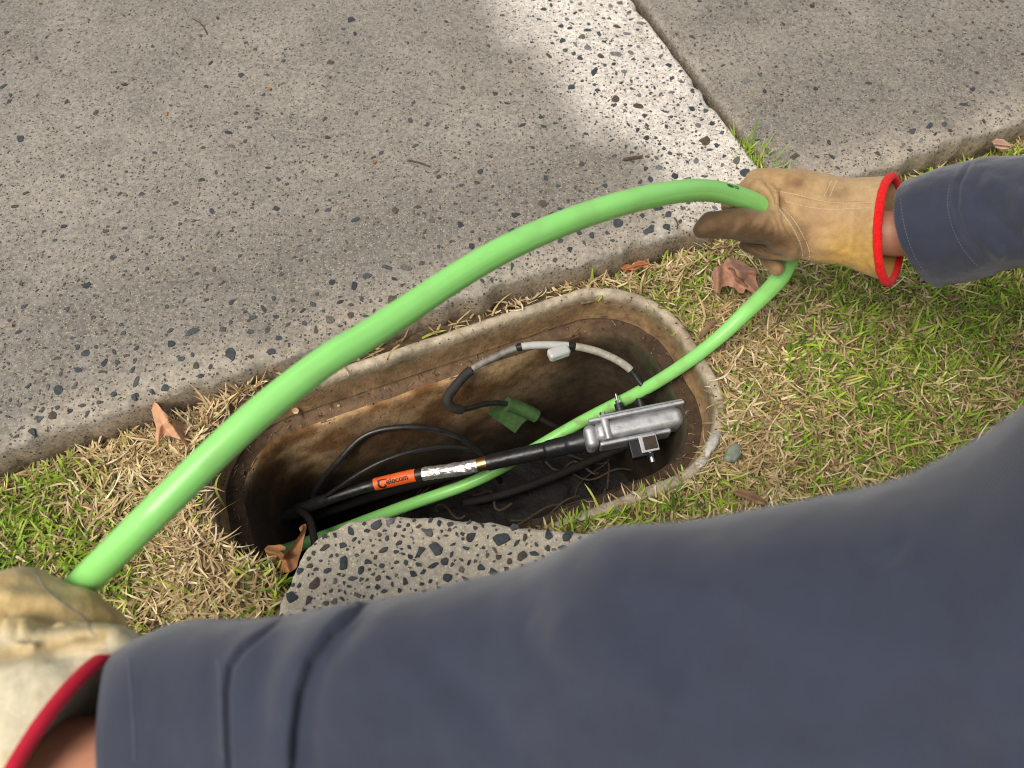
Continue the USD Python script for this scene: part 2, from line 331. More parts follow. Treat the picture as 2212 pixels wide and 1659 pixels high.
def concrete_tint(v, right=False):
    q = w2uv(v); u_, v_ = q[:, 0], q[:, 1]
    k1 = fbm(np.c_[q * 3.2, v[:, 2] * 0], 4, 41); k2 = fbm(np.c_[q * 11, v[:, 2] * 0], 4, 42); k3 = fbm(np.c_[q * 30, v[:, 2] * 0], 4, 43)
    base = np.array([0.220, 0.200, 0.172]) * (1 + (k1[:, None] - 0.5) * 0.55 + (k2[:, None] - 0.5) * 0.40 + (k3[:, None] - 0.5) * 0.25)
    fr = v_ - VF
    dark = np.exp(-((fr - 0.16 - 0.05 * (k2 - 0.5)) / 0.10) ** 2) * sstep(0.36, 0.62, k1 * 0.5 + k2 * 0.5)
    base *= (1 - 0.30 * dark)[:, None]
    if not right:
        # the clean, paler band beside the joint, its edge as worn as in the picture
        edge = np.interp(fr, [0, 0.05, 0.12, 0.3, 0.5, 0.8, 1.2], [0.50, 0.545, 0.545, 0.50, 0.475, 0.47, 0.47]) + (k2 - 0.5) * 0.10 + (k3 - 0.5) * 0.05
        w = sstep(-0.035, 0.085, u_ - edge)
        pale = np.array([0.59, 0.545, 0.485]) * (1 + (k3[:, None] - 0.5) * 0.35 + (k2[:, None] - 0.5) * 0.2)
        base = lerp(base, pale, w[:, None] * 0.95)
    else:
        w = np.exp(-np.maximum(u_ - J1 - 0.02, 0) / 0.10) * sstep(0.35, 0.6, k2) * np.exp(-fr / 0.3)
        base = lerp(base * 0.95, np.array([0.32, 0.28, 0.22]), (w * 0.5)[:, None])
    marg = np.exp(-((fr - 0.015) / 0.035) ** 2) * sstep(0.3, 0.65, k2 + 0.15)
    base = lerp(base, np.array([0.36, 0.315, 0.25]), (marg * 0.7)[:, None])
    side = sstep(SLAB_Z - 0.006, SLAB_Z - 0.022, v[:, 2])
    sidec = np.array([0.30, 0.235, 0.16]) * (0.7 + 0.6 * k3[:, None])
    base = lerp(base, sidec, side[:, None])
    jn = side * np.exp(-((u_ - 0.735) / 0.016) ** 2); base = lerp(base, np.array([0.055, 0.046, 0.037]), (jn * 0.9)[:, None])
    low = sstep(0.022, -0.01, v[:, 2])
    return np.clip(lerp(base, np.array([0.15, 0.105, 0.062]), (low * 0.8)[:, None]), 0.02, 0.8)
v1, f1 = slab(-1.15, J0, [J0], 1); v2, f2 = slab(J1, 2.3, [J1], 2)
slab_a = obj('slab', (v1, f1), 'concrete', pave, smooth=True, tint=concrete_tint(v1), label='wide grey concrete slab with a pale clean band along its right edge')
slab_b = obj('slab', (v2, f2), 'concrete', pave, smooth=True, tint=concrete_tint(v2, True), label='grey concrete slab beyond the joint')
jv = uv2w(np.array([[J0 - .004, VF - .004, .006], [J1 + .004, VF - .004, .006], [J1 + .004, VF + 1.3, .018], [J0 - .004, VF + 1.3, .018], [J0 - .004, VF - .004, -.08], [J1 + .004, VF - .004, -.08], [J1 + .004, VF + 1.3, -.08], [J0 - .004, VF + 1.3, -.08]]))
jm = trimesh.Trimesh(jv, [[0, 1, 2], [0, 2, 3], [0, 4, 5], [0, 5, 1], [1, 5, 6], [1, 6, 2], [2, 6, 7], [2, 7, 3], [3, 7, 4], [3, 4, 0]]).subdivide_to_size(0.03)
jk = fbm(np.array(jm.vertices) * 30, 3, 4)[:, None]
obj('joint_filler', (np.array(jm.vertices) + np.c_[np.zeros((len(jk), 2)), (jk - 0.5) * 0.012], np.array(jm.faces)), 'soil', pave, tint=lerp(np.array([0.018, 0.015, 0.012]), np.array([0.070, 0.056, 0.042]), jk))

# surface heights for laying stones: nearest slab vertex
from scipy.spatial import cKDTree
ta, tb = cKDTree(v1[:, :2][v1[:, 2] > 0.02]), cKDTree(v2[:, :2][v2[:, 2] > 0.02])
za, zb = v1[:, 2][v1[:, 2] > 0.02], v2[:, 2][v2[:, 2] > 0.02]
def slab_height(xy, right):
    d, i = (tb if right else ta).query(xy, k=4); w = 1 / (d + 1e-6); return ((zb if right else za)[i] * w).sum(-1) / w.sum(-1)
def chip(rng, c, size, zfun=None, up=0.0006, flat=0.06, asp=None, cut=0.22):
    """one embedded stone: an uneven polygon with a low crown"""
    n = rng.integers(6, 9); a = np.sort((np.arange(n) + rng.uniform(-0.33, 0.33, n)) / n * 2 * np.pi)
    r = size * rng.uniform(0.50, 1.15, n); asp = asp or rng.uniform(0.40, 0.95); th = rng.uniform(0, np.pi)
    x, y = r * np.cos(a), r * np.sin(a) * asp; X, Y = x * math.cos(th) - y * math.sin(th), x * math.sin(th) + y * math.cos(th)
    o = np.c_[X, Y]; nx = np.roll(o, -1, 0); o = np.stack([(1 - cut) * o + cut * nx, cut * o + (1 - cut) * nx], 1).reshape(-1, 2); n = len(o); tilt = rng.uniform(-0.04, 0.04, 2)
    def ring(s, z): return np.c_[o * s + c[:2], np.full(n, c[2] + z) + (o * s) @ tilt]
    v = np.vstack([ring(1.03, -0.0018), ring(0.84, up + size * flat * 0.8), [[*c[:2], c[2] + up + size * flat * 1.15]]])
    if zfun is not None: v[:, 2] += zfun(v[:, :2]) - c[2]
    f = list(grid_faces(2, n)) + [[n + j, n + (j + 1) % n, 2 * n] for j in range(n)]
    return v, np.array(f)
def pick_mat(rng, pale=0.0):
    w = np.array([0.30, 0.24, 0.18, 0.14, 0.08 + pale * 0.3, 0.06 + pale * 0.35]); return rng.choice(6, p=w / w.sum())
def lay_stones(parent, right, seed, n_try, dens, limit):
    rng = np.random.default_rng(seed); placed = np.zeros((0, 3)); out = []
    for _ in range(n_try):
        px, py = rng.uniform(-90, 2300), rng.uniform(-90, 960)
        p = PZ(px, py, SLAB_Z); q = w2uv(p); u_, fr = q[0], q[1] - front(np.array([q[0]]))[0]
        if fr < 0.009 or (right and u_ < J1 + 0.012) or (not right and u_ > J0 - 0.012): continue
        kk = fbm(np.array([[u_ * 9, q[1] * 9, 0.5]]), 2, 77)[0]
        if rng.random() > dens(px, py, u_, fr, kk): continue
        s = rng.lognormal(math.log(0.0058), 0.36); s = min(max(s, 0.0032), 0.0115)
        if fr < 0.10: s *= 1.32
        if not right and u_ > 0.55: s *= 1.25
        elif fr > 0.12: s *= 0.86
        if len(placed) and (np.linalg.norm(placed[:, :2] - p[:2], axis=1) < (placed[:, 2] + s) * 0.9 + 0.001).any(): continue
        placed = np.vstack([placed, [p[0], p[1], s]])
        pale = 1.0 if (not right and u_ > 0.56) else (0.3 if right else 0.0)
        out.append((s, chip(rng, np.array([p[0], p[1], SLAB_Z]), s, lambda xy: slab_height(xy, right)), pick_mat(rng, pale)))
    out.sort(key=lambda o: -o[0])
    for s, (v, f), k in out[:limit]: obj('stone', (v, f), f'stone_{"abcdef"[k]}', parent)
    rest = out[limit:]
    if rest:
        tm = trimesh.util.concatenate([trimesh.Trimesh(v, f, process=False) for _, (v, f), _ in rest])
        obj('small_stones', tm, 'stone_b', parent, kind='stuff')
    return out
def dens_a(px, py, u_, fr, k):
    strip = float(sstep(0.50, 0.58, u_ + 0.0)); d = 0.060 + 0.95 * strip
    d += 0.50 * math.exp(-(fr / 0.09) ** 2)
    d += 0.17 * math.exp(-(((px - 1180) / 230) ** 2 + ((py - 360) / 190) ** 2)) + 0.10 * math.exp(-(((px - 480) / 250) ** 2 + ((py - 560) / 200) ** 2))
    return d * (0.35 + 1.3 * k)
def dens_b(px, py, u_, fr, k): return (0.26 + 0.25 * math.exp(-((u_ - J1) / 0.06) ** 2) + 0.2 * math.exp(-(fr / 0.05) ** 2)) * (0.35 + 1.3 * k)
sa = lay_stones(slab_a, False, 11, 11000, dens_a, 300)
sb = lay_stones(slab_b, True, 12, 6500, dens_b, 140)
# fine dark chips between them
rng = np.random.default_rng(5)
def fine(parent, right, n):
    ms = []
    while len(ms) < n:
        px, py = rng.uniform(-60, 2270), rng.uniform(-60, 940); p = PZ(px, py, SLAB_Z); q = w2uv(p)
        if q[1] - VF < 0.012 or (right and q[0] < J1 + .01) or (not right and q[0] > J0 - .01): continue
        if rng.random() > 0.2 + fbm(np.array([[q[0] * 7, q[1] * 7, 1.5]]), 3, 7)[0]: continue
        s = min(rng.lognormal(math.log(0.0019), 0.42), 0.0045); v, f = chip(rng, np.array([p[0], p[1], SLAB_Z]), s, lambda xy: slab_height(xy, right), asp=rng.uniform(0.3, 0.8))
        ms.append(trimesh.Trimesh(v, f, process=False))
    obj('fine_gravel', trimesh.util.concatenate(ms), 'stone_d', parent, kind='stuff')
fine(slab_a, False, 2600); fine(slab_b, True, 1100)

# ---- cable pit
pit = empty('cable_pit', label='open concrete cable pit with rounded ends sunk in the lawn beside the pavement', cat='cable pit')
def pit_tint(v, kind):
    k1, k2, k3 = fbm(v * 9, 4, 51), fbm(v * 28, 4, 52), fbm(v * np.array([15, 15, 19]), 4, 53)
    q = w2uv(v)
    if kind == 'rim':
        c = np.array([0.40, 0.335, 0.245]) * (0.60 + 0.70 * k2[:, None]); dirt = sstep(0.50, 0.72, k1 * 0.6 + k2 * 0.4)
        c = lerp(c, np.array([0.24, 0.165, 0.10]), (dirt * 0.75)[:, None])
        moss = np.exp(-((v[:, 2] + 0.004) / 0.005) ** 2) * sstep(0.46, 0.6, k1 + 0.08)
        c = lerp(c, np.array([0.060, 0.068, 0.022]), (moss * 0.85)[:, None])
        inner = sstep(0.006, -0.004, v[:, 2]) * sstep(-0.10, -0.09, v[:, 2]) * (1 - moss * 0.7); return lerp(c, np.array([0.23, 0.14, 0.066]) * (0.5 + 0.9 * k2[:, None]), (inner * 0.95)[:, None])
    if kind == 'ledge':
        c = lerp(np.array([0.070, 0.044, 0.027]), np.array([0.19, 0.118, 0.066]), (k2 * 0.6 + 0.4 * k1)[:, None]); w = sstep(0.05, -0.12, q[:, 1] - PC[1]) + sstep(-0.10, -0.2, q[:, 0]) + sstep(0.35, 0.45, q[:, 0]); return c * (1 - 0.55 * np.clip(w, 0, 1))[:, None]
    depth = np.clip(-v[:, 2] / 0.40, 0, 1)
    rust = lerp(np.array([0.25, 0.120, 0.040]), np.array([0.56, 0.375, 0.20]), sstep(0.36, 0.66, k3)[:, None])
    grime_shade = lerp(np.array([0.020, 0.015, 0.011]), np.array([0.046, 0.031, 0.020]), k2[:, None])
    grime_shade = grime_shade * (1 - 0.55 * sstep(0.15, 0.8, depth))[:, None]  # dirt, with the shade of the deeper pit put into its colour
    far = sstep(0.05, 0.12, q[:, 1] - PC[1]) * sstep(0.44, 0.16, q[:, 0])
    w = np.clip(far * sstep(0.62, 0.05, depth + (k1 - 0.5) * 0.5) + 0.05, 0, 1) * (0.35 + 0.65 * sstep(0.30, 0.55, k1 * 0.5 + k3 * 0.5))  # sunlit band high on the far wall, painted through the rust colour
    c = lerp(grime_shade, rust, w[:, None])
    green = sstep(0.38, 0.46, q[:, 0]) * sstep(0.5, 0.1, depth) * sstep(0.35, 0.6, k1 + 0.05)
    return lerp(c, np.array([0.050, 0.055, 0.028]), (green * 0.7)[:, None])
pv, pf = pit_shell([(-0.004, -0.12), (-0.002, -0.02), (0.001, 0.004), (0.004, 0.009), (0.007, 0.0105), (0.012, 0.0105), (0.0155, 0.009), (0.018, 0.005), (0.0195, -0.006), (0.0205, -0.020), (0.023, -0.033), (0.026, -0.040)], 520, 0.0018, 61, 38)
obj('rim', (pv, pf), 'pit_concrete', pit, smooth=True, tint=pit_tint(pv, 'rim'))
pv, pf = pit_shell([(0.0245, -0.038), (0.026, -0.043), (0.029, -0.045), (0.034, -0.046), (0.039, -0.047), (0.044, -0.048), (0.048, -0.050)], 420, 0.0026, 62, 60)
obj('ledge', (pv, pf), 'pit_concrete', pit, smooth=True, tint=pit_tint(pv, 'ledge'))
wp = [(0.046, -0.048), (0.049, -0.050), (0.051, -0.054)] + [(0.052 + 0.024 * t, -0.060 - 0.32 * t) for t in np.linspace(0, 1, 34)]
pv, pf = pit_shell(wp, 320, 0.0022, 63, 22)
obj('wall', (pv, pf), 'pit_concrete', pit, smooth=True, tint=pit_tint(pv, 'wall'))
fx, fy = np.meshgrid(np.linspace(-0.27, 0.53, 90), np.linspace(0.27, 0.69, 50), indexing='ij'); fq = np.stack([fx, fy], -1)
fz = -0.365 + (fbm(np.stack([fx * 16, fy * 16, fx * 0], -1), 4, 71) - 0.5) * 0.05
fl = pit_sd(fq).reshape(-1); ff = grid_faces(90, 50, wrap=False); ff = ff[(fl[ff] < -0.03).all(1)][:, ::-1]
obj('mud_floor', (uv2w(np.stack([fx, fy, fz], -1)).reshape(-1, 3), ff), 'mud', pit, smooth=True)
# roots, crumbs and straw lying on the ledge and the floor
BROWN_CRUMB = np.array([(.10, .065, .035), (.20, .135, .075), (.34, .25, .15), (.06, .04, .025)])
rng = np.random.default_rng(31); crumbs = []
RR = [rrect(o, 400) for o in np.linspace(0.025, 0.047, 12)]
for _ in range(300):
    a = RR[rng.integers(12)][rng.integers(400)]; p = uv2w(np.r_[a, -0.045 + rng.uniform(0, 0.002)])
    s = rng.lognormal(math.log(0.0009), 0.5); m = trimesh.creation.icosphere(0, s); m.apply_scale([1, rng.uniform(.5, 1), .6]); m.apply_translation(p); crumbs.append(m)
for _ in range(150):
    a = RR[rng.integers(1, 11)][rng.integers(400)]; th = rng.uniform(0, np.pi); L = rng.uniform(.004, .014); d_ = np.array([math.cos(th), math.sin(th), 0]) * L / 2; p = uv2w(np.r_[a, -0.043])
    crumbs.append(trimesh.Trimesh(*[np.array(x) for x in (lambda t_: (t_.vertices, t_.faces))(tube(np.array([p - d_, p + [0, 0, .001], p + d_]), [.0004, .0006, .0002], 3))], process=False))
cm_ = trimesh.util.concatenate(crumbs); obj('crumbs', cm_, 'thatch', pit, tint=np.vstack([np.tile(BROWN_CRUMB[rng.integers(0, 4)] * rng.uniform(.7, 1.4), (len(c_.vertices), 1)) for c_ in crumbs]), kind='stuff')
roots = []
for _ in range(46):
    a = np.array([rng.uniform(-0.16, 0.42), rng.uniform(0.37, 0.58)]); th = rng.normal(0, 0.5); L = rng.uniform(0.05, 0.16)
    pts = [uv2w(np.r_[a + L * t * np.array([math.cos(th), math.sin(th)]) + rng.normal(0, 0.006, 2), -0.345 + rng.uniform(0, 0.02)]) for t in np.linspace(0, 1, 5)]
    roots.append(tube(smooth_path(pts, 14), rng.uniform(0.0008, 0.0022), 5))
obj('roots', trimesh.util.concatenate(roots), 'twig', pit, kind='stuff')

# ---- concrete lid
lid = empty('pit_lid', label='broken pale concrete pit lid with coarse dark stones, lying beside the pit under the sleeve', cat='pit lid')
LZ = 0.062
lpx = [(592, 1345), (604, 1300), (622, 1262), (640, 1222), (662, 1186), (692, 1158), (728, 1136), (770, 1122), (820, 1114), (880, 1113), (950, 1117), (1030, 1124), (1110, 1133), (1190, 1143), (1290, 1150), (1370, 1175), (1400, 1260), (1330, 1420), (1000, 1560), (700, 1560), (600, 1460)]
lo = np.array([PZ(*p, LZ)[:2] for p in lpx]); lo = np.vstack([lo, lo[:1]])
Ls = np.r_[0, np.cumsum(np.linalg.norm(np.diff(lo, axis=0), axis=1))]; cs = CubicSpline(Ls, lo, bc_type='periodic')
NL = 260; out = cs(np.linspace(0, Ls[-1], NL, endpoint=False))
cen = out.mean(0); nrm = (out - cen)
rr_ = [1.0] ; jl = (fbm(np.c_[out * 60, np.zeros(NL)], 3, 81) - 0.5) * 0.007
dirs = nrm / np.linalg.norm(nrm, axis=1, keepdims=True); out = out + dirs * jl[:, None]
rings = []
for z, o in [(LZ - 0.060, 0.004), (LZ - 0.050, -0.001), (LZ - 0.036, -0.002), (LZ - 0.022, 0.001), (LZ - 0.010, 0.0), (LZ - 0.004, 0.0018), (LZ - 0.001, 0.005), (LZ, 0.010)]:
    rings.append(np.c_[out - dirs * o, np.full(NL, z)])
for s in np.linspace(0.93, 0.0, 44): rings.append(np.c_[cen + (out - dirs * 0.010 - cen) * s, np.full(NL, LZ)])
lv = np.vstack(rings); lv = lv + (np.stack([fbm(lv * 90, 3, 83 + k) for k in range(3)], 1) - 0.5) * 0.0045
lf = grid_faces(len(rings), NL)
lk, lk2 = fbm(lv * 25, 4, 87)[:, None], fbm(lv * 90, 3, 88)[:, None]
ltint = np.array([0.45, 0.395, 0.31]) * (0.68 + 0.40 * lk + 0.26 * lk2)
ltint = lerp(ltint, np.array([0.17, 0.165, 0.15]), (sstep(LZ - 0.006, LZ - 0.02, lv[:, 2]) * 0.85)[:, None])
slab_l = obj('slab', (lv, lf), 'lid_concrete', lid, smooth=True, tint=ltint)
tl = cKDTree(lv[:, :2][lv[:, 2] > LZ - 0.006]); zl = lv[:, 2][lv[:, 2] > LZ - 0.006]
def lid_height(xy):
    d, i = tl.query(xy, k=4); w = 1 / (d + 1e-6); return (zl[i] * w).sum(-1) / w.sum(-1)
lpoly = Polygon(out).buffer(-0.003); rng = np.random.default_rng(8); placed = np.zeros((0, 3))
for _ in range(9000):
    px, py = rng.uniform(560, 1420), rng.uniform(1100, 1430); p = PZ(px, py, LZ)
    if py > 1400 - (px - 600) * 0.26: continue
    if not lpoly.contains(Point(p[:2])): continue
    s = min(rng.lognormal(math.log(0.0062), 0.42), 0.0115)
    if len(placed) and (np.linalg.norm(placed[:, :2] - p[:2], axis=1) < (placed[:, 2] + s) * 0.84 + 0.0005).any(): continue
    if len(placed) >= 298: break
    placed = np.vstack([placed, [p[0], p[1], s]])
    obj('stone', chip(rng, np.r_[p[:2], LZ], s, lid_height, up=0.0012, flat=0.13, cut=0.14), f'stone_{"abcdef"[pick_mat(rng, 0.0)]}', slab_l)

# ---- soil that has slumped over the near left corner of the rim
heap_px = [(446, 1118), (462, 1160), (492, 1188), (540, 1210), (572, 1230), (606, 1246), (640, 1300), (600, 1380), (520, 1420), (410, 1360), (385, 1240), (408, 1130)]
heap = np.array([PZ(*p_, 0.012)[:2] for p_ in heap_px]); heap_poly = Polygon(heap).buffer(0.008).buffer(-0.008)
hb = np.array([heap_poly.exterior.interpolate(t_, normalized=True).coords[0] for t_ in np.linspace(0, 1, 160, endpoint=False)]); hc_ = hb.mean(0)
hb = hc_ + (hb - hc_) * (1 + 0.10 * (fbm(np.c_[hb * 45, np.zeros(160)], 3, 191) - 0.5))[:, None]; hrings = []
for s_, z_ in [(0.90, -0.085), (0.95, -0.045), (0.99, -0.015), (1.0, 0.002), (0.97, 0.011), (0.90, 0.016), (0.75, 0.019), (0.55, 0.020), (0.3, 0.020), (0.02, 0.020)]: hrings.append(np.c_[hc_ + (hb - hc_) * s_, np.full(160, z_)])
hv = np.vstack(hrings); hv = hv + (np.stack([fbm(hv * 70, 3, 192 + k_) for k_ in range(3)], 1) - 0.5) * 0.009
obj('soil', (hv, grid_faces(10, 160)), 'soil', smooth=True, tint=lerp(np.array([0.09, 0.062, 0.038]), np.array([0.24, 0.17, 0.10]), fbm(hv * 60, 3, 195)[:, None]), kind='structure')
in_heap = lambda xy: contains_xy(heap_poly, xy[:, 0], xy[:, 1])

# ================================================================== LAWN
lid_poly = Polygon(out).buffer(0.006)
CTRL = [  # px, py, share of green, amount of cover
    (60, 1080, .92, 1), (150, 1180, .90, 1), (190, 1040, .75, 1), (30, 1200, .95, 1), (250, 1080, .45, 1), (320, 1000, .08, 1), (200, 950, .10, .9), (60, 985, .25, .9),
    (420, 950, .04, .9), (330, 1180, .12, 1), (290, 1260, .75, 1), (350, 1300, .35, 1), (430, 1180, .05, 1), (480, 1280, .06, 1), (400, 1330, .15, 1), (570, 1280, .62, 1), (590, 1225, .45, .9), (500, 1210, .05, 1),
    (440, 870, .05, .6), (700, 770, .02, .25), (820, 738, .03, .12), (900, 712, .03, .10), (1000, 680, .03, .14), (1150, 640, .03, .5), (1300, 585, .12, .8), (1420, 560, .50, 1), (1530, 540, .60, 1), (1480, 620, .60, 1), (1560, 600, .55, 1),
    (1560, 700, .20, 1), (1650, 690, .12, 1), (1600, 780, .15, 1), (1700, 800, .55, 1), (1580, 900, .55, 1), (1650, 870, .35, 1), (1700, 950, .40, 1), (1620, 1010, .12, 1), (1750, 1020, .15, 1), (1850, 1000, .30, 1),
    (1780, 900, .55, 1), (1900, 860, .55, 1), (1750, 680, .40, 1), (1900, 720, .60, 1), (2050, 700, .65, 1), (2160, 640, .75, 1), (2150, 800, .55, 1), (2000, 900, .55, 1), (2100, 900, .45, 1), (1500, 1050, .30, 1),
    (1300, 1120, .85, 1), (1450, 1090, .85, 1), (1570, 1080, .75, 1), (1600, 1120, .35, 1), (1850, 390, .75, 1), (1950, 340, .70, 1), (2080, 310, .65, 1), (2180, 270, .75, 1), (1750, 420, .6, 1), (1900, 450, .6, 1)]
CT = np.array(CTRL)
def lawn_map(px, py):
    d2 = (px[:, None] - CT[:, 0]) ** 2 + (py[:, None] - CT[:, 1]) ** 2 + 300; w = 1 / d2 ** 1.8; w /= w.sum(1, keepdims=True)
    g = w @ CT[:, 2]; return np.clip(g + 0.26 * sstep(1650, 1750, px) * sstep(450, 600, py), 0, 1), w @ CT[:, 3]
def scatter(n, seed):
    rng = np.random.default_rng(seed)
    n = int(n * 1.45); q = np.c_[rng.uniform(-0.95, 1.75, n), rng.uniform(-0.20, 0.668, n)]
    p = uv2w(q); w3 = np.c_[p, np.zeros(n)]; pr = project(w3)
    ok = in_heap(p) | (pit_sd(q) > np.where((q[:, 0] < -0.05) | (q[:, 1] < 0.40), -0.010, -0.001)); ok &= ~contains_xy(lid_poly, p[:, 0], p[:, 1]) & (pr[:, 2] > 0.3) & (pr[:, 0] > -900) & (pr[:, 0] < 3000)
    out_ = (pr[:, 0] < -140) | (pr[:, 0] > 2360) | (pr[:, 1] > 1480) | ((pr[:, 1] > 1330) & (pr[:, 0] > 900)) | ((pr[:, 1] > 1260) & (pr[:, 0] > 1600))
    ok &= ~out_ | (rng.random(n) < 0.40)
    fq = q[:, 1] < front(q[:, 0]) - 0.004
    return q[ok & fq], p[ok & fq], pr[ok & fq], rng
def blades(root, rng, length, width, lean, droop, seg=3, curl=0.0):
    """strips of grass; every blade its own island"""
    n = len(root); az = rng.uniform(0, 2 * np.pi, n); d = np.c_[np.cos(az), np.sin(az)]; s = np.c_[-d[:, 1], d[:, 0]]
    t = np.linspace(0, 1, seg + 1); V = np.zeros((n, 2 * seg + 1, 3))
    bend = curl * rng.normal(0, 1, n)
    for k, tk in enumerate(t):
        ang = lean + droop * tk
        if k == 0: pos = root.copy()
        else:
            am = lean + droop * (tk - 0.5 / seg); st = (length / seg)
            hor = np.sin(am) * st; side = bend * tk * st
            pos = pos + np.c_[d * hor[:, None] + s * side[:, None], np.cos(am) * st]
        wk = width * (1 - 0.15 * tk if k < seg else 0) * (0.8 + 0.3 * (k == 1))
        pos[:, 2] = np.maximum(pos[:, 2], root[:, 2] - 0.002)
        if k < seg:
            tw = rng.normal(0, 0.35, n) if k else 0
            off = np.c_[s * (wk / 2)[:, None], wk / 2 * tw]
            V[:, 2 * k] = pos - off; V[:, 2 * k + 1] = pos + off
        else: V[:, 2 * seg] = pos
    f = []
    for k in range(seg - 1): f += [[2 * k, 2 * k + 1, 2 * k + 3], [2 * k, 2 * k + 3, 2 * k + 2]]
    f.append([2 * seg - 2, 2 * seg - 1, 2 * seg]); f = np.array(f)
    F_ = (np.arange(n)[:, None, None] * (2 * seg + 1) + f[None]).reshape(-1, 3)
    return V.reshape(-1, 3), F_
from scipy.interpolate import RegularGridInterpolator
ground_z = RegularGridInterpolator((gx, gy), Z, bounds_error=False, fill_value=0.0)
def zroot(q): return np.where(in_heap(uv2w(q)), 0.015, ground_z(q))
GREENS = np.array([(.085, .18, .020), (.18, .33, .028), (.27, .44, .038), (.37, .54, .052), (.48, .60, .080), (.60, .62, .14), (.68, .60, .30)])
STRAWS = np.array([(.30, .190, .085), (.46, .32, .150), (.60, .435, .215), (.69, .53, .28), (.78, .63, .36), (.86, .74, .49)])
BROWNS = np.array([(.15, .10, .052), (.25, .17, .09), (.36, .26, .145), (.47, .36, .21)])
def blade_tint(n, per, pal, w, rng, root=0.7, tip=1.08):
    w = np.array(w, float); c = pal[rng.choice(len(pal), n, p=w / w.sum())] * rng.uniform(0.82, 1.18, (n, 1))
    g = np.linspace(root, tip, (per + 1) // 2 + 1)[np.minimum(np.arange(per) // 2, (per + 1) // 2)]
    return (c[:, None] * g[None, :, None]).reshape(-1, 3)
# short brown thatch under everything
q, p, pr, rng = scatter(75000, 101); g, c = lawn_map(pr[:, 0], pr[:, 1]); m = rng.random(len(q)) < np.clip(c, 0, 1) * 0.9
q, p = q[m], p[m]; n = len(q)
V_, F_ = blades(np.c_[p, zroot(q) + rng.uniform(0, 0.006, n)], rng, rng.uniform(0.010, 0.034, n), rng.uniform(0.0010, 0.0024, n), rng.uniform(0.9, 1.6, n), rng.normal(0.1, 0.5, n), 3, 0.5)
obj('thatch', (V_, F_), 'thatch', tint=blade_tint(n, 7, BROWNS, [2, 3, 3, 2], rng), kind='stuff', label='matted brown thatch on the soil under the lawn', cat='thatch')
# dry straw
q, p, pr, rng = scatter(105000, 102); g, c = lawn_map(pr[:, 0], pr[:, 1]); patch = fbm(np.c_[q * 22, q[:, 0] * 0], 3, 15)
m = rng.random(len(q)) < np.clip((1 - g) * 0.92 + (patch - 0.5) * 0.9, 0.04, 1) * c
q, p = q[m], p[m]; n = len(q)
V_, F_ = blades(np.c_[p, zroot(q) + rng.uniform(0.002, 0.014, n)], rng, np.minimum(rng.lognormal(math.log(0.020), 0.38, n), 0.048), rng.uniform(0.0014, 0.0038, n), rng.uniform(1.0, 1.62, n), rng.normal(0.0, 0.4, n), 4, 0.7)
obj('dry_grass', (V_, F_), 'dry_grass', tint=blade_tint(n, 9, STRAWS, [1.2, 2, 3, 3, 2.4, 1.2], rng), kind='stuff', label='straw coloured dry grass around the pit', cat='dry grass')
# one blade that hangs into the pit at its left end
gb = [PZ(478, 1022, 0.016), PZ(466, 1050, 0.020), PZ(472, 1072, 0.004), PZ(487, 1100, -0.03)]
gp = smooth_path(gb, 16); wv = np.interp(np.linspace(0, 1, 16), [0, .4, .8, 1], [.001, .0022, .0026, .0002])
sd_ = np.array([0.9, -0.2, 0.1]); bv = np.vstack([gp - sd_ * wv[:, None], gp + sd_ * wv[:, None] + [0, 0, .001]]); nn = 16
bf = np.vstack([[i, i + 1, nn + i + 1] for i in range(nn - 1)] + [[i, nn + i + 1, nn + i] for i in range(nn - 1)])

# green grass
q, p, pr, rng = scatter(95000, 103); g, c = lawn_map(pr[:, 0], pr[:, 1]); patch = fbm(np.c_[q * 22, q[:, 0] * 0], 3, 15)
m = rng.random(len(q)) < np.clip(g * 1.15 - (patch - 0.5) * 1.2 * (g > 0.15), 0.0, 1) * c
q, p = q[m], p[m]; n = len(q)
V_, F_ = blades(np.c_[p, zroot(q)], rng, np.minimum(rng.lognormal(math.log(0.023), 0.34, n), 0.045), rng.uniform(0.0020, 0.0046, n), np.clip(rng.normal(0.95, 0.35, n), 0.1, 1.5), np.abs(rng.normal(0.35, 0.35, n)), 4, 0.3)
gt__ = np.vstack([blade_tint(n, 9, GREENS, [1, 2.2, 3, 3, 2.4, 1.5, .7], rng), np.tile([[.40, .44, .10]], (len(bv), 1))])
V_, F_ = np.vstack([V_, bv]), np.vstack([F_, bf + len(V_)])
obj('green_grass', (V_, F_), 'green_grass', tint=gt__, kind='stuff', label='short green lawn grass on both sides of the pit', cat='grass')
# tuft in the joint
rng = np.random.default_rng(44); n = 420
t_ = rng.beta(2, 2, n); jp = np.c_[rng.uniform(J0 - 0.006, J1 + 0.004, n), VF + 0.012 + t_ * 0.135]
V_, F_ = blades(np.c_[uv2w(jp), np.full(n, 0.016)], rng, rng.lognormal(math.log(0.038), 0.3, n), rng.uniform(0.0018, 0.0036, n), np.abs(rng.normal(0.35, 0.3, n)), np.abs(rng.normal(0.7, 0.4, n)), 4, 0.25)
obj('grass_tuft', (V_, F_), 'green_grass', tint=blade_tint(n, 9, GREENS, [.5, 2, 3, 3, 2.4, 1.5, .5], rng), label='small tuft of green grass growing in the joint between two slabs', cat='grass tuft')
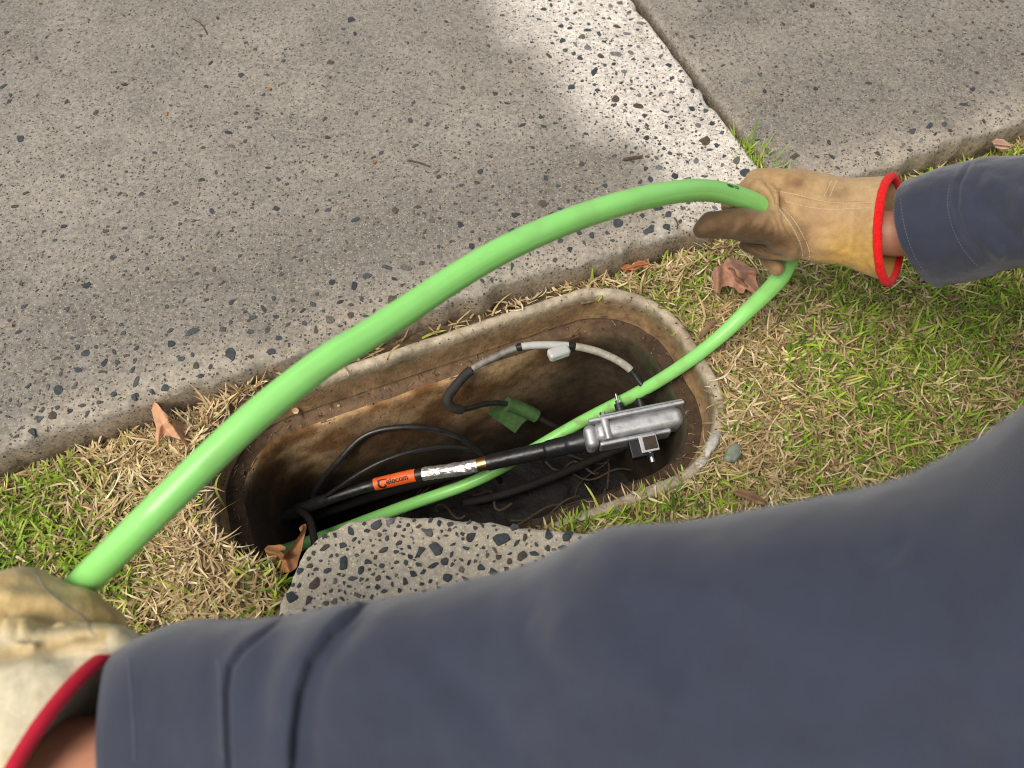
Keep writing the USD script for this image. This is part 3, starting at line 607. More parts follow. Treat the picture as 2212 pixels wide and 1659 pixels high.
# ================================================================== THINGS IN THE PIT
# ---- green conduit
HP = [(40, 1395, .652), (110, 1325, .640), (178, 1262, .624), (323, 1118, .606), (361, 1081, .606), (560, 892, .626), (737, 758, .655), (771, 739, .662), (930, 635, .70), (1087, 540, .742), (1260, 466, .795), (1380, 430, .838), (1474, 413, .885), (1540, 413, .925), (1600, 427, .962), (1648, 449, .992),
      (1690, 482, 1.018), (1712, 522, 1.042), (1704, 562, 1.062), (1681, 604, 1.08)]
hp = [PD(*p) for p in HP] + [PZ(1618, 668, .082), PZ(1540, 740, .040), PZ(1409, 831, -.045), PZ(1312, 882, -.110), PZ(1215, 934, -.165), PZ(1045, 1030, -.225), PZ(928, 1075, -.245), PZ(812, 1117, -.24), PZ(690, 1163, -.215), PZ(551, 1211, -.165), PZ(500, 1228, -.15)]
hose_path = smooth_path(hp, 420)
hose = empty('green_conduit', label='bright green plastic conduit bent in an arc through both gloves and down into the pit', cat='conduit')
hq = project(hose_path); hlow = np.arange(len(hose_path)) > np.argmax(hq[:, 0])
hose_r = np.where(hlow, np.interp(hq[:, 0], [0, 1300, 1540, 1690], [.0106, .0098, .0098, .0120]), 0.0125)
ht = tube(hose_path, hose_r, 40); hs_ = np.r_[np.repeat(np.linspace(0, 2.1, len(hose_path)), 40), 0, 2.1]; ha = np.r_[np.tile(np.arange(40) * np.pi / 20, len(hose_path)), 0, 0]
hk = fbm(np.c_[np.cos(ha) * 3.5, np.sin(ha) * 3.5, hs_ * 3], 4, 140); hd_ = fbm(np.array(ht.vertices) * 40, 4, 141)
htint = np.array([0.255, 0.635, 0.165]) * (1 + 0.26 * (hk[:, None] - 0.5)); soil_ = sstep(0.55, 0.72, hd_) * (0.18 + 0.5 * sstep(0.02, -0.15, np.array(ht.vertices)[:, 2]))
obj('tube', ht, 'green_plastic', hose, smooth=True, tint=lerp(htint, np.array([0.20, 0.17, 0.09]), (soil_ * 0.8)[:, None]))
def wrap_text(text, height, path, s0, r, phi0, name, material, parent, bold=True, flip=False, lift=0.0003, aim=None):
    """lettering laid round a tube: x runs along the path from arc length s0, y round it"""
    tm = meshkit.text_mesh(text, height, 0.0004, bold); tm = tm.subdivide_to_size(height * 0.22)
    L = np.r_[0, np.cumsum(np.linalg.norm(np.diff(path, axis=0), axis=1))]; t, a, b = frames(path)
    x, y, z = np.array(tm.vertices).T
    s = s0 + x; at = lambda A: np.stack([np.interp(s, L, A[:, k]) for k in range(3)], 1)
    c, tt = at(path), at(t); tt /= np.linalg.norm(tt, axis=1, keepdims=True)
    out_ = aim - tt * (tt @ aim)[:, None]; out_ /= np.linalg.norm(out_, axis=1, keepdims=True); side = np.cross(out_, tt)
    ph = phi0 + y / r
    w = c + (out_ * np.cos(ph)[:, None] + side * np.sin(ph)[:, None]) * (r + lift + z)[:, None]
    obj(name, (w, np.array(tm.faces)), material, parent)
Lh = np.r_[0, np.cumsum(np.linalg.norm(np.diff(hose_path, axis=0), axis=1))]
s_txt = Lh[np.argmin(np.linalg.norm(project(hose_path)[:, :2] - np.array([1556, 415]), axis=1))]
vw = EYE - hose_path[np.argmin(abs(Lh - s_txt))]; vw /= np.linalg.norm(vw)
wrap_text('NBN CO', 0.0042, hose_path, s_txt, 0.0125, 0.66, 'lettering', 'print_ink', hose, bold=False, aim=vw)

# ---- telecom cable
def pz(*a): return PZ(*a)
cp = smooth_path([pz(470, 1180, -.165), pz(560, 1140, -.19), pz(640, 1104, -.205), pz(740, 1068, -.21), pz(812, 1046, -.20), pz(850, 1037, -.195), pz(894, 1027, -.188), pz(985, 1014, -.170), pz(1053, 1000, -.152), pz(1157, 977, -.125), pz(1215, 964, -.108), pz(1275, 950, -.092)], 260)
cpp = project(cp)[:, 0]
def cut(x0, x1): return cp[(cpp >= x0 - 4) & (cpp <= x1 + 4)]
cable = empty('telecom_cable', label='thick black cable with an orange printed band and a silver foil wrapped length', cat='cable')
cd_ = cut(400, 705); obj('sheath', tube(cd_, np.interp(np.linspace(0, 1, len(cd_)), [0, .5, 1], [.0125, .0120, .0098]), 24, wob=0.12), 'dusty_sheath', cable, smooth=50, label='dusty far end of the black sheath')
obj('sheath', tube(cut(690, 940), 0.0096, 24, wob=0.02), 'black_sheath', cable, smooth=50)
lab = cut(812, 896); ob = obj('orange_band', tube(lab, 0.0104, 36, caps=False, wob=0.015), 'orange_tape', cable, smooth=50)
Lp = np.linalg.norm(np.diff(lab, axis=0), axis=1).sum(); vw = EYE - lab[len(lab) // 2]; vw /= np.linalg.norm(vw)
th_ = 0.0078
wrap_text('elecom', th_, lab, 0.0205, 0.0107, -0.40, 'lettering', 'ink', ob, aim=vw)
# the big initial: a bar over a hooked stem that sweeps back under the word
def bent(poly_pts, width, name, parent):
    poly = np.array(poly_pts, float); pp = smooth_path(np.c_[poly, np.zeros(len(poly))], 26)[:, :2]
    tt = np.gradient(pp, axis=0); tt /= np.linalg.norm(tt, axis=1, keepdims=True); nn_ = np.c_[-tt[:, 1], tt[:, 0]]
    w_ = np.asarray(width(np.linspace(0, 1, 26)))[:, None]
    pp = (pp - [0.0125, 0]) * 1.35 + [0.0075, 0]; w_ = w_ * 1.3
    flat = np.vstack([pp - nn_ * w_ / 2, pp + nn_ * w_ / 2]); n_ = 26
    L = np.r_[0, np.cumsum(np.linalg.norm(np.diff(lab, axis=0), axis=1))]; t, _, _ = frames(lab)
    s = flat[:, 0]; at = lambda A: np.stack([np.interp(s, L, A[:, k]) for k in range(3)], 1)
    c, t2 = at(lab), at(t); t2 /= np.linalg.norm(t2, axis=1, keepdims=True); o = vw - t2 * (t2 @ vw)[:, None]; o /= np.linalg.norm(o, axis=1, keepdims=True); sd = np.cross(o, t2)
    ph = flat[:, 1] / 0.0107; w = c + (o * np.cos(ph)[:, None] + sd * np.sin(ph)[:, None]) * 0.01115
    f = np.vstack([[[i, i + 1, n_ + i + 1], [i, n_ + i + 1, n_ + i]] for i in range(n_ - 1)]).reshape(-1, 3)
    obj(name, (w, f), 'ink', parent)
bent([(0.0125, 0.0030), (0.0160, 0.0034), (0.0210, 0.0034), (0.0235, 0.0030)], lambda t: 0.0014 + 0 * t, 'lettering', ob)
bent([(0.0155, 0.0034), (0.0136, 0.0010), (0.0136, -0.0030), (0.0160, -0.0056), (0.0195, -0.0058), (0.0212, -0.0042), (0.0200, -0.0024)], lambda t: 0.0008 + 0.0020 * np.sin(np.pi * t) ** 0.7, 'lettering', ob)
obj('foil_wrap', tube(cut(916, 1040), 0.0105, 56, wob=0.16, seed=3), 'foil', cable, smooth=35)
obj('brass_ring', tube(cut(1036, 1056), 0.0112, 36), 'brass', cable, smooth=50)
obj('rubber_sleeve', tube(cut(1058, 1190), 0.0128, 36, wob=0.03), 'black_rubber', cable, smooth=50)
c2 = cut(1182, 1300); obj('rubber_sleeve', tube(c2, np.interp(np.linspace(0, 1, len(c2)), [0, .05, .5, .55, .9, 1], [.0128, .0142, .0146, .0160, .0162, .0145]), 36, wob=0.03), 'black_rubber', cable, smooth=50)

# ---- cast metal housing at the end of that cable
hs = empty('cable_housing', label='grey cast metal cable housing with bolts at the right end of the pit', cat='cable housing')
hc = pz(1373, 926, -.075); hr = pz(1478, 906, -.070); hl = pz(1270, 948, -.082)
ex = hr - hl; Lx = np.linalg.norm(ex); ex /= Lx
vz = EYE - hc; vz -= ex * (vz @ ex); vz /= np.linalg.norm(vz); ey = np.cross(vz, ex)
# turn the block a little about its length so that its upper flange and lower rib both show
a_ = math.radians(-14); ey, vz = ey * math.cos(a_) + vz * math.sin(a_), vz * math.cos(a_) - ey * math.sin(a_)
def HF(x, y, z): 
    M = np.eye(4); M[:3, 0], M[:3, 1], M[:3, 2] = ex, ey, vz; M[:3, 3] = hc + ex * x + ey * y + vz * z; return M
def hbox(name, size, r, at, material='cast_metal', parent=hs, **k): return obj(name, rounded_box(size, r, HF(*at)), material, parent, smooth=40, **k)
S = Lx / 0.163
hbox('body', (0.148 * S, 0.030, 0.046), 0.011, (0.004, 0.002, 0))
hbox('cover_flange', (0.160 * S, 0.006, 0.052), 0.0022, (0.004, 0.0195, 0))
hbox('cover_plate', (0.140 * S, 0.0035, 0.046), 0.0012, (0.012, 0.0248, -0.002), 'bright_steel')
hbox('lower_rib', (0.118 * S, 0.007, 0.036), 0.003, (-0.006, -0.0175, 0.004))
hbox('cable_gland', (0.020, 0.036, 0.042), 0.009, (-0.076 * S, -0.002, 0))
def hcyl(name, r, h, at, axis_, material, parent=hs, sides=24, hexa=False):
    m = trimesh.creation.cylinder(r, h, sections=6 if hexa else sides)
    if axis_ == 'y': m.apply_transform(trimesh.transformations.rotation_matrix(-np.pi / 2, [1, 0, 0]))
    if axis_ == 'x': m.apply_transform(trimesh.transformations.rotation_matrix(np.pi / 2, [0, 1, 0]))
    m.apply_transform(HF(*at)); return obj(name, m, material, parent, smooth=40)
hcyl('bolt_boss', 0.0062, 0.030, (-0.050 * S, 0.002, 0.021), 'y', 'cast_metal'); b_ = hcyl('bolt', 0.0046, 0.007, (-0.050 * S, 0.0265, 0.018), 'y', 'bright_steel', hexa=True)
hcyl('bolt', 0.0046, 0.008, (0.074 * S, 0.022, 0.010), 'y', 'bright_steel', hexa=True)
hbox('end_clamp', (0.016, 0.026, 0.026), 0.004, (0.083 * S, 0.004, 0.0))
hcyl('bolt', 0.004, 0.010, (0.085 * S, 0.002, 0.016), 'z', 'bright_steel', hexa=True)
br = hbox('bracket', (0.024, 0.034, 0.020), 0.002, (-0.006, -0.030, 0.006), 'black_rubber')
hbox('square_plate', (0.027, 0.027, 0.0035), 0.0012, (0.010, -0.0300, 0.021)); hbox('grime_patch', (0.0195, 0.0195, 0.0015), 0.0006, (0.0120, -0.0305, 0.0226), 'grime_shade')
hcyl('stud', 0.0042, 0.016, (0.010, -0.0500, 0.014), 'y', 'bright_steel'); hcyl('nut', 0.0062, 0.006, (0.010, -0.0475, 0.014), 'y', 'black_rubber', hexa=True)
hcyl('connector', 0.0072, 0.020, (-0.015, 0.034, -0.004), 'y', 'black_rubber'); hcyl('connector_pin', 0.0040, 0.006, (-0.0155, 0.0465, -0.004), 'y', 'bright_steel', hexa=True); hcyl('connector_pin', 0.0024, 0.016, (-0.0155, 0.0520, -0.004), 'y', 'bright_steel')
hcyl('connector', 0.0070, 0.026, (0.018, 0.036, -0.006), 'y', 'black_rubber')

# ---- looped cable
top = hc + ex * 0.018 + ey * 0.048 - vz * 0.006
lp_pts = [hc + ex * 0.018 + ey * 0.030 - vz * 0.006, top, pz(1398, 850, -.058), pz(1380, 823, -.048), pz(1359, 796, -.038), pz(1303, 764, -.026), pz(1240, 748, -.018), pz(1178, 745, -.015), pz(1122, 750, -.017), pz(1060, 775, -.024), pz(1013, 803, -.032), pz(981, 838, -.042), pz(966, 866, -.054), pz(986, 884, -.070), pz(1033, 876, -.095), pz(1096, 873, -.125), pz(1155, 897, -.150), pz(1204, 924, -.180), pz(1260, 950, -.215)]
lp = smooth_path(lp_pts, 320); lx = project(lp)
loop = empty('looped_cable', label='thin cable arched against the far pit wall with dirty white sleeves and a clear clip', cat='cable')
obj('sheath', tube(lp, 0.0044, 18, wob=0.03), 'black_sheath', loop, smooth=50)
iT = np.argmin(lx[:, 0] * 0 + np.abs(lx[:, 1] - 744) + (np.abs(lx[:, 0] - 1180) > 200) * 999)
def lcut(xa, xb):    # along the upper arch, right to left
    up = np.arange(len(lp)) < np.argmin(lx[:, 0]); return lp[up & (lx[:, 0] >= xb) & (lx[:, 0] <= xa) & (lx[:, 1] < 830)]
obj('white_sleeve', tube(lcut(1364, 1242), 0.0058, 24, wob=0.05), 'dirty_white', loop, smooth=50)
obj('white_sleeve', tube(lcut(1230, 1126), 0.0058, 24, wob=0.03), 'clear_plastic', loop, smooth=50)
obj('grey_sleeve', tube(lcut(1116, 1018), 0.0051, 24, wob=0.12), 'grey_sleeve', loop, smooth=50)
obj('black_band', tube(lcut(1243, 1229), 0.0064, 24), 'black_rubber', loop, smooth=50); obj('black_band', tube(lcut(1127, 1115), 0.0063, 24), 'black_rubber', loop, smooth=50)
obj('thick_bend', tube(lp[(lx[:, 0] < 1020) & (np.arange(len(lp)) < np.argmin(lx[:, 0]) + 16)], 0.0074, 20, wob=0.05), 'dusty_sheath', loop, smooth=50)
cc = pz(1204, 753, -.016); M = np.eye(4); M[:3, 0] = [CA, SA, 0]; M[:3, 1] = [-SA, CA, 0]; M[:3, 3] = cc + np.array([0.002, -0.006, -.002])
obj('clip', rounded_box((0.034, 0.018, 0.016), 0.005, M), 'clear_plastic', loop, smooth=40)
late = np.arange(len(lp)) > np.argmin(lx[:, 0]) + 10
tg = lp[late & (lx[:, 0] > 1094) & (lx[:, 0] < 1160)]
gt = obj('green_band', tube(tg, 0.0112, 24, wob=0.02), 'green_tag', loop, smooth=50)
vw = EYE - tg[len(tg) // 2]; vw /= np.linalg.norm(vw)
tpx = [(1093, 875, -.132), (1051, 892, -.150), (1113, 936, -.175), (1140, 906, -.160)]
tc4 = np.array([pz(*p) for p in tpx]); s_, t_ = np.meshgrid(np.linspace(0, 1, 10), np.linspace(0, 1, 10), indexing='ij')
tv = (tc4[0] * ((1 - s_) * (1 - t_))[..., None] + tc4[1] * (s_ * (1 - t_))[..., None] + tc4[2] * (s_ * t_)[..., None] + tc4[3] * ((1 - s_) * t_)[..., None]); tv[..., 2] += 0.006 * np.sin(s_ * 3) 
tagf = grid_faces(10, 10, wrap=False); tv2 = tv.reshape(-1, 3); tagm = trimesh.Trimesh(np.vstack([tv2, tv2 - [0, 0, 0.0008]]), np.vstack([tagf, tagf[:, ::-1] + 100]), process=False)
obj('hanging_tag', tagm, 'green_tag', loop, smooth=True)

# ---- other thin cables
def thin(pts, r, label, material='black_sheath', wob=0.04):
    return obj('black_cable', tube(smooth_path([pz(*p) for p in pts], 90), r, 14, wob=wob), material, smooth=50, label=label, cat='cable')
thin([(672, 1130, -.24), (690, 1045, -.185), (737, 990, -.14), (789, 941, -.115), (877, 923, -.11), (946, 929, -.125), (998, 948, -.155), (1044, 985, -.20), (1080, 1040, -.30)], .0048, 'higher of two thin black cables arched over the left half of the pit')
thin([(660, 1098, -.215), (737, 1049, -.185), (806, 1006, -.155), (877, 979, -.15), (953, 965, -.16), (1020, 972, -.185), (1090, 1010, -.27)], .0036, 'lower thinner black cable arching just above the orange banded cable')
thin([(480, 1215, -.20), (600, 1150, -.24), (740, 1094, -.265), (900, 1046, -.29), (1060, 1010, -.32)], .0078, 'dusty black cable lying low beneath the orange banded cable', 'dusty_sheath', .1)
thin([(640, 1100, -.195), (668, 1122, -.17), (676, 1150, -.15), (683, 1185, -.15)], .0056, 'short black cable stub standing beside the curled brown leaf', 'dusty_sheath', .06)
thin([(1000, 1085, -.32), (1110, 1060, -.325), (1230, 1015, -.32), (1360, 960, -.30)], .0075, 'dark cable lying deep on the mud below the metal housing', 'dusty_sheath', .1)

# ================================================================== LEAVES, CHIPS, LITTER
def leaf(outline, veins, z_of, label, col, name='dry_leaf', seed=0, res=46):
    """a fallen leaf: outline measured on the photograph (px), laid on a curled surface with its own relief"""
    poly = Polygon(outline); x0, y0, x1, y1 = poly.bounds
    gx_, gy_ = np.meshgrid(np.linspace(x0, x1, res), np.linspace(y0, y1, res), indexing='ij'); ins = contains_xy(poly.buffer(0.4), gx_, gy_)
    bnd = np.array([poly.exterior.interpolate(s).coords[0] for s in np.linspace(0, poly.length, 130, endpoint=False)])
    inner = np.c_[gx_[ins], gy_[ins]]; inner = inner[np.array([poly.exterior.distance(Point(*a)) for a in inner]) > (x1 - x0) / res * 0.6]
    P = np.vstack([bnd, inner]); from scipy.spatial import Delaunay
    D = Delaunay(P).simplices; cent = P[D].mean(1); D = D[contains_xy(poly, cent[:, 0], cent[:, 1])]
    rel = np.zeros(len(P)); vein = np.zeros(len(P))
    for a, b, amp, w in veins:
        a, b = np.array(a, float), np.array(b, float); d = b - a; t = np.clip(((P - a) @ d) / (d @ d), 0, 1); e = np.linalg.norm(P - a - t[:, None] * d, axis=1)
        rel += amp * np.exp(-(e / w) ** 2); vein = np.maximum(vein, np.exp(-(e / 2.2) ** 2) * 0.5)
    rel += (fbm(np.c_[P / 18, np.zeros(len(P))], 3, seed) - 0.5) * 0.006
    W = np.array([PZ(x, y, z_of(x, y) + r) for (x, y), r in zip(P, rel)])
    k = fbm(W * 60, 3, seed + 3)[:, None]
    tint = np.array(col) * (0.72 + 0.55 * k) * (1 - 0.30 * vein[:, None])
    n = len(W); v = np.vstack([W, W - [0, 0, 0.0006]]); 
    a3 = np.cross(W[D[:, 1]] - W[D[:, 0]], W[D[:, 2]] - W[D[:, 0]])[:, 2]; D[a3 < 0] = D[a3 < 0][:, ::-1]
    f = np.vstack([D, D[:, ::-1] + n]); return obj(name, (v, f), 'dead_leaf', smooth=True, tint=np.vstack([tint, tint * 0.85]), label=label, cat='leaf')
leaf([(311, 874), (322, 868), (330, 866), (340, 872), (352, 888), (368, 902), (392, 914), (411, 921), (411, 935), (408, 962), (400, 966), (392, 950), (370, 943), (352, 938), (346, 942), (346, 955), (341, 962), (335, 945), (338, 925), (332, 905), (327, 886), (318, 884)],
     [((340, 872), (360, 905), .012, 11), ((362, 905), (400, 962), .012, 8), ((362, 905), (410, 924), .004, 8), ((345, 915), (340, 955), .007, 6)], lambda x, y: 0.016 + 0.020 * math.exp(-((x - 355) / 40) ** 2), 'curled tan fallen leaf lying between the slab edge and the left end of the pit', (0.62, 0.34, 0.19), seed=1)
leaf([(1538, 590), (1547, 577), (1562, 570), (1572, 556), (1583, 556), (1600, 563), (1622, 577), (1634, 583), (1635, 592), (1632, 600), (1641, 627), (1637, 638), (1627, 634), (1611, 623), (1606, 634), (1595, 632), (1588, 622), (1572, 617), (1560, 620), (1554, 634), (1546, 630), (1542, 612)],
     [((1575, 558), (1600, 600), .010, 9), ((1600, 600), (1636, 634), .009, 8), ((1552, 578), (1550, 630), .009, 8), ((1575, 575), (1632, 588), .006, 7)], lambda x, y: 0.028 + 0.012 * math.exp(-((y - 585) / 25) ** 2), 'large reddish brown fallen leaf on the grass below the right glove', (0.47, 0.245, 0.155), seed=2)
leaf([(571, 1186), (578, 1178), (592, 1178), (606, 1176), (618, 1182), (616, 1188), (604, 1189), (612, 1196), (626, 1186), (638, 1168), (650, 1152), (646, 1141), (652, 1134), (661, 1131), (662, 1140), (656, 1165), (652, 1188), (645, 1208), (641, 1226), (628, 1236), (606, 1237), (603, 1228), (592, 1218), (577, 1208), (575, 1197)],
     [((574, 1190), (612, 1200), .012, 7), ((612, 1200), (652, 1140), .012, 7), ((612, 1200), (622, 1234), .008, 9)], lambda x, y: 0.006 + 0.02 * (x - 570) / 90, 'curled lobed brown leaf hanging into the pit beside the lid', (0.36, 0.165, 0.065), seed=3)
leaf([(1340, 578), (1352, 571), (1366, 572), (1378, 563), (1392, 563), (1403, 570), (1399, 578), (1386, 577), (1372, 583), (1358, 583), (1348, 586)], [((1345, 580), (1400, 568), .006, 4)], lambda x, y: 0.014, 'narrow orange brown leaf scrap against the slab edge', (0.50, 0.20, 0.08), seed=4, res=26)
leaf([(2143, 306), (2152, 299), (2168, 301), (2178, 308), (2186, 313), (2180, 321), (2164, 322), (2150, 318)], [((2148, 310), (2184, 314), .007, 5)], lambda x, y: 0.030, 'small pale pink leaf on the grass at the top right', (0.58, 0.36, 0.26), seed=5, res=24)
leaf([(1505, 724), (1520, 708), (1538, 692), (1548, 690), (1540, 704), (1524, 722), (1512, 732)], [((1508, 728), (1546, 692), .004, 5)], lambda x, y: 0.018, 'slim dull brown leaf beside the right rim of the pit', (0.28, 0.17, 0.10), seed=6, res=24)
leaf([(1585, 1062), (1600, 1056), (1625, 1062), (1648, 1078), (1652, 1090), (1636, 1088), (1612, 1076), (1594, 1072)], [((1588, 1064), (1650, 1086), .005, 5)], lambda x, y: 0.020, 'rolled brown leaf strip on the grass near the lower right rim', (0.27, 0.15, 0.085), seed=7, res=24)
leaf([(629, 886), (634, 881), (641, 881), (646, 886), (643, 893), (635, 894)], [((631, 888), (645, 888), .003, 5)], lambda x, y: -0.028, 'tiny pale leaf bit on the ledge inside the pit', (0.60, 0.42, 0.24), seed=8, res=14)

def pebble(outline, z, h, material, label, name, cat, seed=0, parent=None):
    poly = Polygon(outline); c = np.array(poly.centroid.coords[0]); b = np.array([poly.exterior.interpolate(s).coords[0] for s in np.linspace(0, poly.length, 40, endpoint=False)])
    rings = []
    for s, zz in ((0.96, -0.01), (1.0, 0.0), (0.97, h * .55), (0.85, h * .88), (0.6, h), (0.3, h * 1.06), (0.02, h * 1.08)):
        rings.append(np.array([PZ(*(c + (p - c) * s), z + zz) for p in b]))
    v = np.vstack(rings); v = v + (np.stack([fbm(v * 120, 3, seed + k) for k in range(3)], 1) - 0.5) * 0.006
    return obj(name, (v, grid_faces(7, 40)), material, parent, smooth=45, label=label, cat=cat)
pebble([(1519, 978), (1523, 958), (1540, 938), (1555, 930), (1559, 938), (1553, 958), (1543, 976), (1532, 990), (1521, 990)], 0.010, 0.014, 'pale_chip', 'pale chip of concrete standing against the right rim of the pit', 'concrete_chip', 'concrete chip', 1)
pebble([(1563, 992), (1569, 968), (1581, 955), (1597, 956), (1605, 968), (1600, 985), (1588, 998), (1572, 1000)], 0.008, 0.014, 'green_chip', 'grey green mossy stone on the grass right of the pit', 'mossy_stone', 'stone', 2)
pebble([(1500, 1000), (1516, 990), (1530, 992), (1524, 1006), (1508, 1014)], 0.006, 0.010, 'pale_chip', 'small pale crumb of concrete at the lower right rim', 'concrete_chip', 'concrete chip', 3)
def stick(a, b, r, label, z=SLAB_Z + 0.002, bend=0.0, material='twig'):
    A, B = PZ(*a, z), PZ(*b, z); m = (A + B) / 2 + np.array([bend, bend, 0.001]); obj('twig', tube(smooth_path([A, m, B], 12), r, 6, wob=.2), material, label=label, cat='twig')
stick((880, 346), (928, 360), .0013, 'straight brown twig on the slab above the conduit', bend=.001)
stick((1347, 345), (1386, 339), .0028, 'short thick brown stick on the slab near the pale band', bend=.0)
stick((1456, 470), (1463, 494), .0012, 'tiny brown twig on the slab just above the conduit near the right glove', bend=.002)
stick((416, 40), (447, 74), .0010, 'thin dark twig near the top left of the slab', bend=.003)
for i, ((x, y), lb) in enumerate([((581, 190), 'tiny orange leaf fleck at the upper left of the slab'), ((808, 349), 'tiny orange leaf fleck in the middle of the slab'), ((22, 702), 'tiny orange leaf fleck at the left edge of the slab'), ((358, 246), 'small rust brown leaf fleck on the slab below two dark stones')]):
    leaf([(x - 4, y - 2), (x, y - 4), (x + 4, y - 1), (x + 3, y + 3), (x - 2, y + 4)], [], lambda a, b: SLAB_Z + .003, lb, (0.38, 0.16, 0.065), name='leaf_fleck', seed=20 + i, res=8)

# ================================================================== PERSON
person = empty('person', label='worker in blue grey jacket and tan gloves reaching over the pit, holding the conduit', cat='person')
def station(c, e1, e2):
    """ring centre (px, py, depth) and two half axes as offsets of the same kind"""
    C = PD(*c); return C, PD(c[0] + e1[0], c[1] + e1[1], c[2] + e1[2]) - C, PD(c[0] + e2[0], c[1] + e2[1], c[2] + e2[2]) - C
def loft(st, n=200, m=140):
    A = np.array([np.concatenate(station(*s)) for s in st]); L = np.r_[0, np.cumsum(np.linalg.norm(np.diff(A[:, :3], axis=0), axis=1))]
    f = PchipInterpolator(L, A); q = f(np.linspace(0, L[-1], n)); th = np.arange(m) * 2 * np.pi / m
    v = q[:, None, :3] + np.cos(th)[None, :, None] * q[:, None, 3:6] + np.sin(th)[None, :, None] * q[:, None, 6:9]
    return v.reshape(-1, 3), grid_faces(n, m)
def outward(v, f, c):
    n = vnormals(v, f)
    return (f, n) if ((v - c) * n).sum() > 0 else (f[:, ::-1], -n)

# ---- jacket sleeves
LST = [((238, 1640, .560), (-2, -216, 0), (-24, 20, -.062)), ((262, 1640, .558), (-2, -240, 0), (-24, 20, -.066)), ((330, 1640, .555), (0, -265, 0), (-14, 10, -.072)), ((450, 1640, .545), (0, -290, 0), (0, 0, -.080)), ((620, 1632, .530), (0, -302, 0), (0, 0, -.084)), ((790, 1618, .515), (0, -316, 0), (0, 0, -.088)),
       ((1000, 1605, .50), (0, -340, 0), (0, 0, -.092)), ((1130, 1595, .49), (0, -365, 0), (0, 0, -.096)), ((1240, 1585, .48), (0, -405, 0), (0, 0, -.102)), ((1330, 1578, .472), (0, -430, 0), (0, 0, -.105)), ((1500, 1570, .46), (0, -437, 0), (0, 0, -.108)), ((1640, 1560, .45), (0, -452, 0), (0, 0, -.110)),
       ((1800, 1550, .44), (0, -472, 0), (0, 0, -.112)), ((1950, 1545, .43), (0, -498, 0), (0, 0, -.115)), ((2050, 1540, .425), (0, -530, 0), (0, 0, -.118)), ((2130, 1535, .42), (0, -566, 0), (0, 0, -.122)), ((2212, 1530, .415), (0, -612, 0), (0, 0, -.126)), ((2420, 1500, .41), (0, -720, 0), (0, 0, -.135)), ((2750, 1450, .40), (0, -640, 0), (0, 0, -.12))]
v, f = loft(LST, 600, 320); cl = v.mean(0)
f, n = outward(v, f, PD(1100, 1620, .5))
def axis_center(v, st_n, m): return v.reshape(st_n, m, 3).mean(1, keepdims=True).repeat(m, 1).reshape(-1, 3)
n = vnormals(v, f); ac = axis_center(v, 600, 320)
if ((v - ac) * n).sum() < 0: n = -n; f = f[:, ::-1]
def do_folds(v, f, folds):
    for pts, amp, w, asy in folds:
        n = vnormals(v, f); v = fold(v, n, pts, amp, w, asym=asy)
    return v
v = v + n * ((fbm(v * 9, 3, 90) - 0.5) * 0.012 + (fbm(v * 26, 3, 91) - 0.5) * 0.003)[:, None]
v = do_folds(v, f, [
    ([(800, 1275), (772, 1312), (715, 1365), (668, 1428), (645, 1500), (632, 1590), (626, 1720)], .0062, 66, 6.0),
    ([(812, 1300), (740, 1372), (690, 1435), (668, 1500), (660, 1590), (668, 1720)], -.003, 30, 0),
    ([(600, 1340), (570, 1362), (520, 1400), (492, 1440), (485, 1500), (487, 1600), (495, 1720)], .0020, 20, 6.0),
    ([(640, 1350), (590, 1400), (560, 1480), (556, 1600)], -.0022, 30, 0),
    ([(806, 1280), (780, 1316), (722, 1370), (676, 1432), (653, 1502), (640, 1592), (634, 1720)], -.0032, 6, 0),
    ([(604, 1342), (574, 1366), (526, 1404), (499, 1443), (492, 1500), (494, 1600), (502, 1720)], -.0022, 4, 0),
    ([(1960, 1160), (1930, 1200), (1890, 1225), (1855, 1205), (1830, 1190)], -.0016, 14, 0),
    ([(1930, 1480), (2010, 1600), (2110, 1720)], -.006, 80, 0), ([(2230, 1400), (2260, 1560), (2240, 1700)], -.010, 90, 0),
    ([(1150, 1330), (1330, 1420), (1500, 1560)], .006, 70, 0), ([(900, 1420), (1050, 1530), (1120, 1660)], -.004, 50, 0), ([(1600, 1300), (1500, 1450), (1440, 1620)], -.005, 60, 0)])
def fabric_tint(v, seed):
    k, k2 = fbm(v * 14, 4, seed)[:, None], fbm(v * 70, 3, seed + 1)[:, None]
    return np.array([0.0285, 0.0340, 0.0545]) * (0.80 + 0.28 * k + 0.12 * k2)
def thick(v, f, n_ring, m, depth=0.0022, inner_len=30):
    """gives the open end a hem: an inner wall that turns back into the sleeve"""
    V_ = v.reshape(n_ring, m, 3); c = V_[:inner_len].mean(1, keepdims=True); d = V_[:inner_len] - c
    inn = c + d * (1 - depth / np.linalg.norm(d, axis=2, keepdims=True)); inn = inn[:inner_len]
    iv = inn.reshape(-1, 3); st = len(v); gf_ = grid_faces(inner_len, m)[:, ::-1] + st
    j = np.arange(m); k = (j + 1) % m; lip = np.vstack([np.stack([j, st + j, st + k], 1), np.stack([j, st + k, k], 1)])
    if (np.cross(v[f[0, 1]] - v[f[0, 0]], v[f[0, 2]] - v[f[0, 0]]) @ (v[f[0, 0]] - c[0, 0])) < 0: gf_, lip = gf_[:, ::-1], lip[:, ::-1]
    return np.vstack([v, iv]), np.vstack([f, gf_, lip])
lv_, lf_ = thick(v, f, 600, 320, inner_len=60)
